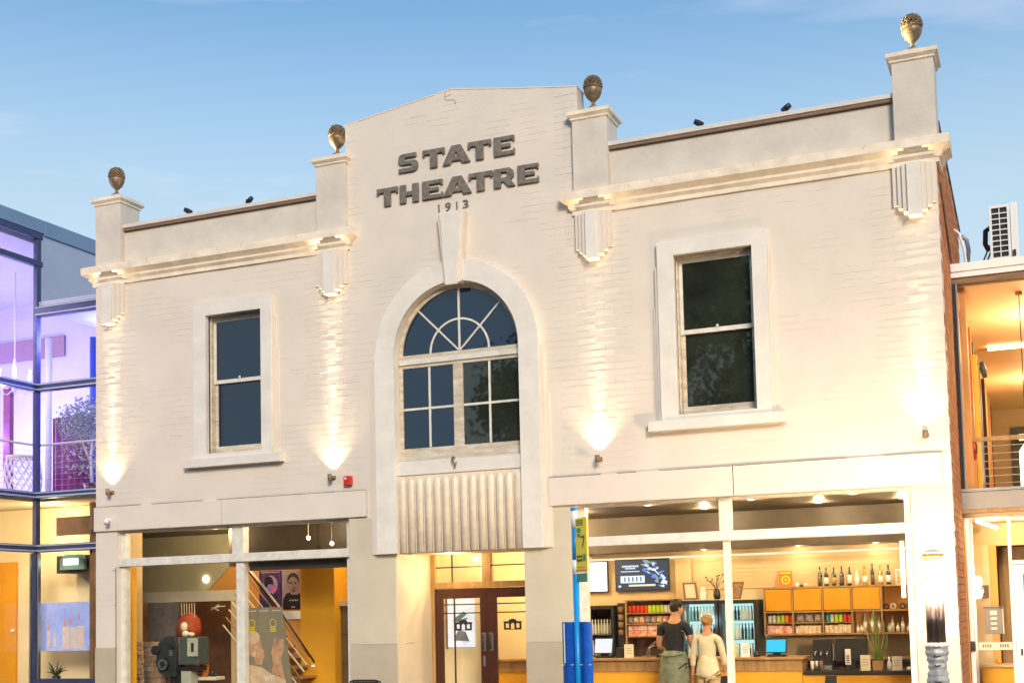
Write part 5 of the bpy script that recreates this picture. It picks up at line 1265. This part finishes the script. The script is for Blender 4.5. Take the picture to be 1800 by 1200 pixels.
# indoor tree
it = thing('indoor_tree', 'leafy potted indoor tree behind the purple lit glass', 'tree')
MB().tube([(-7.95, 2.2, 3.8), (-8.0, 2.2, 4.5), (-7.9, 2.2, 5.2)], [.03, .025, .015], 7).tube([(-8.0, 2.2, 4.4), (-8.2, 2.15, 4.9), (-8.45, 2.1, 5.2)], [.018, .014, .008], 6).tube([(-7.96, 2.2, 4.6), (-7.75, 2.2, 5.0)], [.015, .008], 6).build('trunk', 'paper', it, smooth=True)
MB().lathe(-7.95, 2.2, [(.12, 3.80), (.16, 4.05), (.14, 4.05)], 16).build('pot', 'maroon', it, smooth=True)
lf = MB()
for k in range(1500):
    th = random.random()*2*math.pi; u = random.uniform(-1, 1); rr = random.random()**.4
    c = Vector((-8.05+.62*rr*math.cos(th)*math.sqrt(1-u*u), 2.15+.35*rr*math.sin(th)*math.sqrt(1-u*u), 5.15+.42*rr*u - (.6 if random.random() < .16 else 0)))
    d = Vector((random.uniform(-1, 1), random.uniform(-1, 1), random.uniform(-1, .2))).normalized()*.065; e_ = d.cross(Vector((0, 1, .3))).normalized()*.018
    i = len(lf.v); lf.v += [tuple(c), tuple(c+d*.5+e_), tuple(c+d), tuple(c+d*.5-e_)]; lf.f.append((i, i+1, i+2, i+3))
lf.build('leaves', mat('cool_leaf', (.10, .16, .10), .5, col2=(.42, .46, .44), ns=20), it)
# lights of the glass building
lamp('purple_light', (-10.6, 2.6, 5.0), 210, (.34, .34, 1), .1, 'POINT', G)
lamp('purple_light', (-7.2, 2.2, 6.6), 190, (.22, .26, 1), .1, 'POINT', G)
lamp('pink_light', (-11.2, -1.0, 7.4), 300, (1, .74, .80), .3, 'POINT', G)
lamp('warm_light', (-9.6, .2, 3.35), 55, (1, .80, .50), .15, 'POINT', G)
lamp('warm_light', (-8.2, 1.5, 3.3), 26, (1, .74, .42), .12, 'POINT', G)
tag(MB().box(-10.6, -9.1, .5, .62, 2.62, 2.68).build('ceiling_light', emit('office_glow', (1, .97, .9), 4), None), 'bright white strip light in the ground floor of the glass building', 'ceiling light')
tag(MB().lathe(-9.6, 0.2, [(.12, 3.655), (.10, 3.62), (.02, 3.61)], 16).build('ceiling_light', emit('round_glow', (1, .9, .7), 8), None, smooth=True), 'round warm ceiling light in the ground floor of the glass building', 'ceiling light')
# canvas with candles
cv = tag(box('candle_screen', -8.27, -7.08, 1.30, 1.335, 1.232, 2.02, mat('blue_haze_screen', (.17, .22, .50), .5, col2=(.36, .40, .62), ns=3.5, emit=(.30, .34, .66), es=.45), None, bev=.003), 'pale blue screen showing glowing candles on the yellow ground floor wall', 'screen')
cw = mat('candle_print', (.85, .58, .48), .5, col2=(.85, .74, .70), ns=10); cw2 = mat('flame_print', (.85, .35, .25), .5)
for (x, w_, h) in ((-7.72, .14, .36), (-7.56, .12, .36), (-7.42, .13, .37)): box('print_shape', x-w_/2, x+w_/2, 1.2965, 1.2985, 1.262, 1.262+h, cw, cv)
for (x, zz, s) in ((-7.74, 1.68, .05), (-7.62, 1.70, .045), (-7.45, 1.78, .05), (-8.08, 1.62, .045), (-7.95, 1.50, .03), (-7.16, 1.52, .03), (-8.22, 1.72, .025)):
    MB().prism([[(x-s*.4, zz-s), (x+s*.4, zz-s), (x+s*.45, zz), (x, zz+s*1.9), (x-s*.45, zz)]], 1.294, 1.296).build('print_flame', cw2 if s > .04 else cw, cv)
for (x, h) in ((-8.08, .26), (-7.95, .16), (-7.16, .16), (-7.22, .10)): box('print_shape', x-.025, x+.025, 1.2968, 1.2983, 1.30, 1.30+h, cw, cv)
# plant on ledge
pl = thing('spiky_plant', 'small dark spiky potted plant under the candle canvas', 'plant')
sp = MB()
for k in range(16):
    a_ = 2*math.pi*k/16+random.uniform(-.2, .2); L_ = random.uniform(.14, .26); up = random.uniform(.06, .24)
    p0 = Vector((-7.78, 1.15, .83)); p2 = p0 + Vector((math.cos(a_)*L_, math.sin(a_)*.08, up)); p1 = (p0+p2)/2 + Vector((0, 0, .03))
    sp.tube([p0, p1, p2], [.008, .010, .002], 5)
sp.build('leaves', mat('spike_leaf', (.03, .05, .015), .5), pl); MB().lathe(-7.78, 1.15, [(.05, .72), (.07, .84)], 14).build('pot', 'dark', pl, smooth=True)
box('display_shelf', GX+.05, EX, 1.09, 1.29, .68, .72, 'dark', G)
# transom soffit details
box('dark_soffit_box', -8.02, -6.9, 1.40, 1.46, 3.12, 3.42, 'brown', G); box('dark_soffit_box', -8.1, -6.9, 1.5, 1.9, 2.50, 2.79, 'ceil', G)
tag(MB().prism([[(-7.95, 2.55), (-7.45, 2.55), (-7.45, 2.72), (-7.52, 2.80), (-7.86, 2.80), (-7.95, 2.72)]], 1.40, 1.48).build('air_diffuser', mat('mint_plastic', (.30, .48, .38), .5), None, bev=.01), 'mint green lamp casing behind the transom glass', 'lamp')
tag(box('lamp_lens', -7.86, -7.56, 1.385, 1.397, 2.63, 2.73, emit('lens_glow', (.95, 1, .9), 2.2), None), 'white glowing lens on the mint green casing', 'lamp')

# ------------------------------------------------------------------ right building
B = thing('annex_building', 'annex with white roof fascia, amber lit balcony corridor and glazed ground floor', 'building')
FY = 1.8; RX = 9.2
box('roof_fascia', 6.085, RX, FY-.02, FY+.10, 5.86, 5.965, 'white', B, bev=.004); box('roof_fascia', 6.085, RX, FY+.0, FY+.10, 5.79, 5.857, 'white', B)
box('gutter', 6.085, RX, FY+.03, FY+.16, 5.715, 5.788, 'copunder', B); box('roof', 6.085, RX, FY+.17, 13.6, 5.88, 5.95, 'roofm', B)
am = mat('amber_ceiling', (.85, .66, .40), .55, .06, 1.2)
box('corridor_ceiling', 6.085, RX, FY+.17, 13.5, 5.70, 5.74, am, B); box('corridor_ceiling_joint', 6.2, RX, 6.4, 6.44, 5.688, 5.699, 'wood', B)
box('corridor_end_wall', 6.085, RX, 13.5, 13.6, 3.1, 5.9, 'creamin', B); box('end_doorway', 6.5, 7.4, 13.4, 13.49, 3.1, 5.3, 'dark', B)
box('corridor_side_wall', 6.10, 6.115, FY+.17, 13.4, 3.1, 5.69, 'orange', B)
for k in range(9):
    y = 2.9 + k*1.15
    box('side_pilaster', 6.116, 6.17 + (.02 if k % 2 else 0), y, y+.22, 3.1, 5.6 - (.0 if k else 0), ('creamin', 'wood', 'dark')[k % 3], B)
box('corridor_outer_wall', RX-.1, RX, FY+.2, 13.4, 3.1, 5.69, 'creamin', B)
box('balcony_slab', 6.085, RX, FY+.12, 13.4, 2.92, 3.08, 'creamin', B); box('spandrel', 6.085, RX, FY, FY+.11, 2.84, 3.06, mat('grey_spandrel', (.33, .30, .27), .6, .08, 4), B, bev=.003)
box('spandrel_rim', 6.085, RX, FY-.015, FY+.08, 3.063, 3.10, 'steel', B); box('spandrel_rim', 6.09, RX, FY-.01, FY+.1, 2.795, 2.837, 'wood', B)
box('edge_post', 6.095, 6.135, FY, FY+.09, 3.10, 5.71, 'dark', B); box('edge_post', 6.138, 6.155, FY+.01, FY+.08, 3.10, 5.71, 'steel', B)
box('timber_post', 6.165, 6.235, FY+.2, FY+.5, 3.10, 5.69, mat('orange_timber', (.60, .25, .07), .6, .2, 6, stretch=(1, 1, .2)), B); box('door_post', 6.26, 6.31, FY+.9, FY+1.0, 3.10, 4.95, 'yellow', B)  # post in plain orange timber colour
br = thing('balcony_railing', 'timber handrail over thin steel wires on the balcony at the right edge', 'railing')
MB().box(6.22, RX, FY+.3, FY+.36, 3.72, 3.775).build('handrail', 'wood', br, bev=.006)
for k in range(6): MB().tube([(6.36, FY+.33, 3.18+k*.095), (RX, FY+.33, 3.18+k*.095)], .0055, 6).build('wire', 'steel', br)
MB().box(6.335, 6.36, FY+.31, FY+.35, 3.1, 3.72).build('post', 'steel', br)
fe = thing('fire_extinguisher', 'red fire extinguisher beside the balcony handrail', 'fire extinguisher')
MB().lathe(6.24, FY+.62, [(.03, 3.52), (.034, 3.54), (.034, 3.74), (.015, 3.77)], 12).build('cylinder', 'red', fe, smooth=True); MB().box(6.225, 6.255, FY+.58, FY+.66, 3.77, 3.80).build('handle', 'black', fe); MB().tube([(6.25, FY+.6, 3.78), (6.275, FY+.58, 3.7), (6.27, FY+.59, 3.6)], .007, 6).build('hose', 'black', fe)
spk = thing('wall_speaker', 'small dark wall speaker hung high in the balcony corridor', 'speaker')
MB().tube([(6.36, 3.0, 4.90), (6.375, 3.0, 4.80), (6.395, 3.0, 4.68)], [.028, .045, .03], 8).build('case', mat('teal_plastic', (.03, .06, .06), .4), spk, smooth=True); MB().box(6.28, 6.36, 2.98, 3.02, 4.87, 4.93).build('bracket', 'wood', spk)
tag(box('corridor_light', 6.35, 6.95, 6.15, 6.27, 5.64, 5.685, emit('corridor_glow', (1, .82, .42), 5), None), 'long amber ceiling light in the balcony corridor', 'ceiling light')
tag(MB().box(6.66, 7.0, 12.6, 12.9, 4.95, 5.05).build('pendant_light', emit('pendant_glow', (.8, .9, .4), 1.5), None), 'greenish pendant light at the far end of the corridor', 'pendant light')
pn = thing('pendant_rod', 'thin pendant rod hanging from the amber ceiling', 'pendant light')
MB().tube([(6.87, 2.6, 5.70), (6.87, 2.6, 3.9)], .006, 6).build('rod', 'dark', pn); MB().lathe(6.87, 2.6, [(.045, 5.66), (.045, 5.699)], 10).build('rose', 'wood', pn)
MB().lathe(6.88, 2.6, [(.10, 3.1), (.10, 3.62), (.03, 3.72)], 14).build('shade', emit('shade_glow', (1, .9, .65), 4), pn, smooth=True)
lamp('corridor_lamp', (7.3, 4.0, 5.3), 95, (1, .74, .42), .2, 'POINT', B); lamp('corridor_lamp', (7.3, 9.5, 5.2), 95, (1, .74, .42), .2, 'POINT', B)
# ground floor glazing
box('ground_ceiling', 6.085, RX, FY+.12, 8, 2.74, 2.80, 'ceil2', B); box('ground_back_wall', 6.085, RX, 5.9, 6.0, 0, 2.74, 'wood', B)
box('ground_side_wall', 6.082, 6.10, FY+.0, 5.9, 0, 2.74, 'orange', B); box('ground_floor', 6.085, RX, FY, 8, -.02, 0, 'floor', B)
MB().box(6.112, 6.165, FY+.02, FY+.10, 0, 2.735).build('window_mullion', 'white', B, bev=.003); MB().box(6.17, 6.195, FY+.03, FY+.09, 0, 2.735).build('window_mullion', 'steel', B)
MB().box(6.60, 6.64, FY+.02, FY+.10, 0, 2.735).build('window_mullion', 'white', B, bev=.003)
MB().box(6.112, 6.167, FY-.02, FY+.015, 1.08, 1.20).build('latch_box', 'dark', B, bev=.004)
db = MB().prism([rect(6.645, 7.6, 0, 2.13), rect(6.755, 7.49, .1, 2.02)], FY+.03, FY+.09).build('glass_door', 'white', B, bev=.003)
MB().tube([(6.78, FY-.02, .7), (6.80, FY-.02, 1.2), (6.785, FY-.02, 1.5)], .014, 8).build('door_handle', 'steel', db, smooth=True)
MB().box(6.69, 6.715, FY+.015, FY+.028, 1.02, 1.10).build('lock', 'black', db)
box('transom', 6.645, RX, FY+.03, FY+.09, 2.14, 2.19, 'white', B)
box('pane', 6.16, 6.61, FY+.055, FY+.06, 0, 2.735, 'pane', B); box('pane', 6.75, 7.5, FY+.055, FY+.06, .09, 2.03, 'pane', db); box('pane', 6.64, RX, FY+.055, FY+.06, 2.19, 2.735, 'pane', B)
sb = tag(box('safety_band', 6.20, 6.60, FY+.045, FY+.048, 1.09, 1.185, 'paper', None), 'pale safety band with small lettering across the right side window', 'sticker')
for x in (6.25, 6.45):
    for k in range(4): box('letter', x+k*.028, x+k*.028+.018, FY+.0425, FY+.0445, 1.12, 1.16, 'brown', sb)
mn = thing('menu_case', 'grey framed menu case hung outside the right side window', 'menu case')
MB().box(6.30, 6.50, FY-.10, FY-.04, 1.29, 1.60).build('case', mat('grey_case', (.16, .13, .11), .4), mn, bev=.004); MB().box(6.285, 6.515, FY-.115, FY-.03, 1.603, 1.625).build('hood', 'black', mn)
for k, (w_, h) in enumerate(((.08, .05), (.07, .03), (.07, .025), (.07, .025))): box('paper_slip', 6.40-w_/2, 6.40+w_/2, FY-.104, FY-.101, 1.525-k*.06, 1.525-k*.06+h, 'paper', mn)
box('side_edge', 6.502, 6.512, FY-.10, FY-.04, 1.29, 1.60, 'paper', mn)
cw_ = box('cream_partition', 6.10, 6.33, 3.02, 3.1, 0, 2.43, 'creamin', B); box('orange_partition', 6.331, 6.42, 3.1, 3.2, 0, 2.43, 'orange', B)
box('pale_bulkhead', 6.10, 7.5, 3.2, 3.3, 2.43, 2.735, 'creamin', B); box('timber_screen', 6.42, 7.6, 3.9, 4.0, 0, 2.43, 'wood', B)
box('yellow_counter', 6.20, 6.9, 2.6, 2.9, 0, .84, 'yellow', B); box('counter_top', 6.18, 6.95, 2.55, 2.95, .842, .875, 'creamin', B)
ts = tag(box('toilet_sign', 6.135, 6.31, 2.995, 3.012, 1.74, 1.905, mat('sign_brown', (.11, .07, .045), .5), None), 'dark brown toilet sign with white man and woman figures', 'sign')
for i, x in enumerate((6.165, 6.20, 6.237)):
    MB().prism([arc(x, 1.875, .0085, 0, 360, 10)[:-1]], 2.991, 2.994).build('figure_head', 'white', ts)
    b_ = [(x-.011, 1.862), (x+.011, 1.862), (x+.011, 1.82), (x+.006, 1.82), (x+.006, 1.785), (x-.006, 1.785), (x-.006, 1.82), (x-.011, 1.82)] if i != 2 else [(x-.006, 1.862), (x+.006, 1.862), (x+.018, 1.81), (x+.006, 1.81), (x+.005, 1.785), (x-.005, 1.785), (x-.006, 1.81), (x-.018, 1.81)]
    MB().prism([b_], 2.991, 2.994).build('figure_body', 'white', ts)
for k in range(5): box('letter', 6.155+k*.02, 6.168+k*.02, 2.991, 2.994, 1.758, 1.768, 'white', ts)
tag(MB().ball((6.40, 2.75, .91), .035, .035, .035).build('orange_ball', mat('orange_fruit', (.85, .4, .02), .5), None, smooth=True), 'orange on the yellow counter at the right edge', 'fruit')
lamp('side_lamp', (6.9, 2.5, 2.68), 32, (1, .68, .32), .015, 'POINT', B); lamp('side_lamp', (6.45, 2.2, 2.62), 9, (1, .8, .55), .015, 'POINT', B)
MB().tube([(6.25, 2.0, 2.70), (6.45, 2.95, 2.66)], .028, 8).build('strip_lamp', emit('white_strip', (1, .93, .78), 2.5), B)
# air conditioner
ac = thing('air_conditioner', 'white outdoor air conditioner with grille on the annex roof', 'air conditioner')
MB().prism([rect(6.53, 6.80, 6.20, 7.15), rect(6.565, 6.765, 6.42, 7.11)], 3.5, 3.53).build('grille_frame', 'white', ac, bev=.004)
box('body', 6.53, 6.80, 3.545, 4.3, 6.20, 7.15, 'white', ac, bev=.006); box('dark_core', 6.565, 6.765, 3.535, 3.544, 6.42, 7.11, 'black', ac)
box('grille_bar', 6.66, 6.672, 3.505, 3.525, 6.42, 7.11, 'white', ac)
for k in range(1, 9): box('grille_bar', 6.565, 6.765, 3.507, 3.523, 6.42+k*.0767-.007, 6.42+k*.0767+.007, 'white', ac)
box('side_cover', 6.805, 6.90, 3.52, 4.3, 6.20, 7.17, 'white', ac, bev=.01); box('leg', 6.54, 6.58, 3.6, 4.2, 5.95, 6.198, 'dark', ac); box('leg', 6.84, 6.88, 3.6, 4.2, 5.95, 6.198, 'dark', ac)
box('service_box', 6.82, 6.86, 3.495, 3.518, 6.42, 6.50, 'dark', ac)
tag(MB().tube([(6.53, 3.9, 6.95), (6.47, 3.85, 6.90), (6.46, 3.8, 6.70), (6.50, 3.75, 6.60)], .035, 8).build('insulated_pipe', 'dark', None, smooth=True), 'dark insulated pipe bulging from the air conditioner side', 'pipe')
tag(MB().tube([(6.52, 3.6, 6.62), (6.44, 3.5, 6.40), (6.36, 3.4, 5.96)], .012, 6).tube([(6.54, 3.6, 6.55), (6.47, 3.5, 6.35), (6.40, 3.4, 5.96)], .012, 6).build('cooling_pipes', 'black', None, smooth=True), 'pair of thin black pipes slanting down to the annex roof', 'pipe')
tag(MB().tube([(6.095, 2.9, 6.72), (6.16, 2.92, 6.66), (6.21, 2.95, 6.45), (6.24, 3.0, 6.15), (6.25, 3.0, 5.96)], .018, 8).build('white_conduit', 'white', None, smooth=True), 'white curved conduit from the brick wall to the annex roof', 'pipe')
tag(MB().tube([(6.14, 4.14, 6.95), (6.20, 4.2, 6.90), (6.22, 4.2, 6.75), (6.19, 4.2, 6.5), (6.20, 4.2, 5.96)], .03, 8).build('vent_pipe', 'fpanel', None, smooth=True), 'blue grey vent pipe behind the brick wall corner', 'pipe')

# ------------------------------------------------------------------ across the street (seen in the window reflections)
def tree(x, y, h, r, label, n, sq=1.0):
    t = thing('street_tree', label, 'tree', loc=(0, 0, 0))
    mb = MB().tube([(x, y, -.2), (x+.1, y, h*.3), (x-.1, y+.1, h*.6), (x, y, h*.85)], [.28, .22, .14, .05], 9)
    cl = []
    for k in range(16):
        a_ = random.uniform(0, 6.28); zz = h*random.uniform(.35, .9); q = r*random.uniform(.35, .95)*math.sin(min(1, (h-zz)/(h*.5))*1.5)
        p = (x+math.cos(a_)*q, y+math.sin(a_)*q, zz+.3); cl.append(p)
        mb.tube([(x, y, zz*.8), ((x+p[0])/2, (y+p[1])/2, zz*.95), p], [.10, .06, .02], 6)
    mb.build('trunk', 'bark', t, smooth=True)
    lf = MB()
    for k in range(n):
        c = Vector(cl[k % len(cl)]) + Vector((random.gauss(0, r*.2), random.gauss(0, r*.2), random.gauss(0, r*.2*sq)))
        d = Vector((random.uniform(-1, 1), random.uniform(-1, 1), random.uniform(-1, .4))).normalized()*.28; e_ = d.cross(Vector((.3, 1, .2))).normalized()*.1
        i = len(lf.v); lf.v += [tuple(c), tuple(c+d*.5+e_), tuple(c+d), tuple(c+d*.5-e_)]; lf.f.append((i, i+1, i+2, i+3))
    lf.build('crown', 'leaf', t)
tree(-4.0, -36, 19, 5.0, 'tall leafy tree across the street mirrored in the right upstairs window', 15000)
tree(-15.5, -42, 15, 3.4, 'narrow tree across the street mirrored in the arched window', 7000, 1.4)
tree(-34, -60, 13, 2.2, 'small dark tree on the skyline mirrored in the left upstairs window', 1400, 1.5)
hv = MB(); pr = []
for k in range(61):
    x = -420+k*14; pr.append((x, 49+6*math.sin(k*.35)+4*math.sin(k*.9+1)+random.uniform(-.7, .7)))
rg = [[(x, -260, -.4) for x, h in pr], [(x, -300, h*.7) for x, h in pr], [(x, -340, h) for x, h in pr], [(x, -420, -.4) for x, h in pr]]
hl = MB().sweep(rg, closed=False, caps=False).build('hills', 'hill', None, smooth=True); struct(hl)
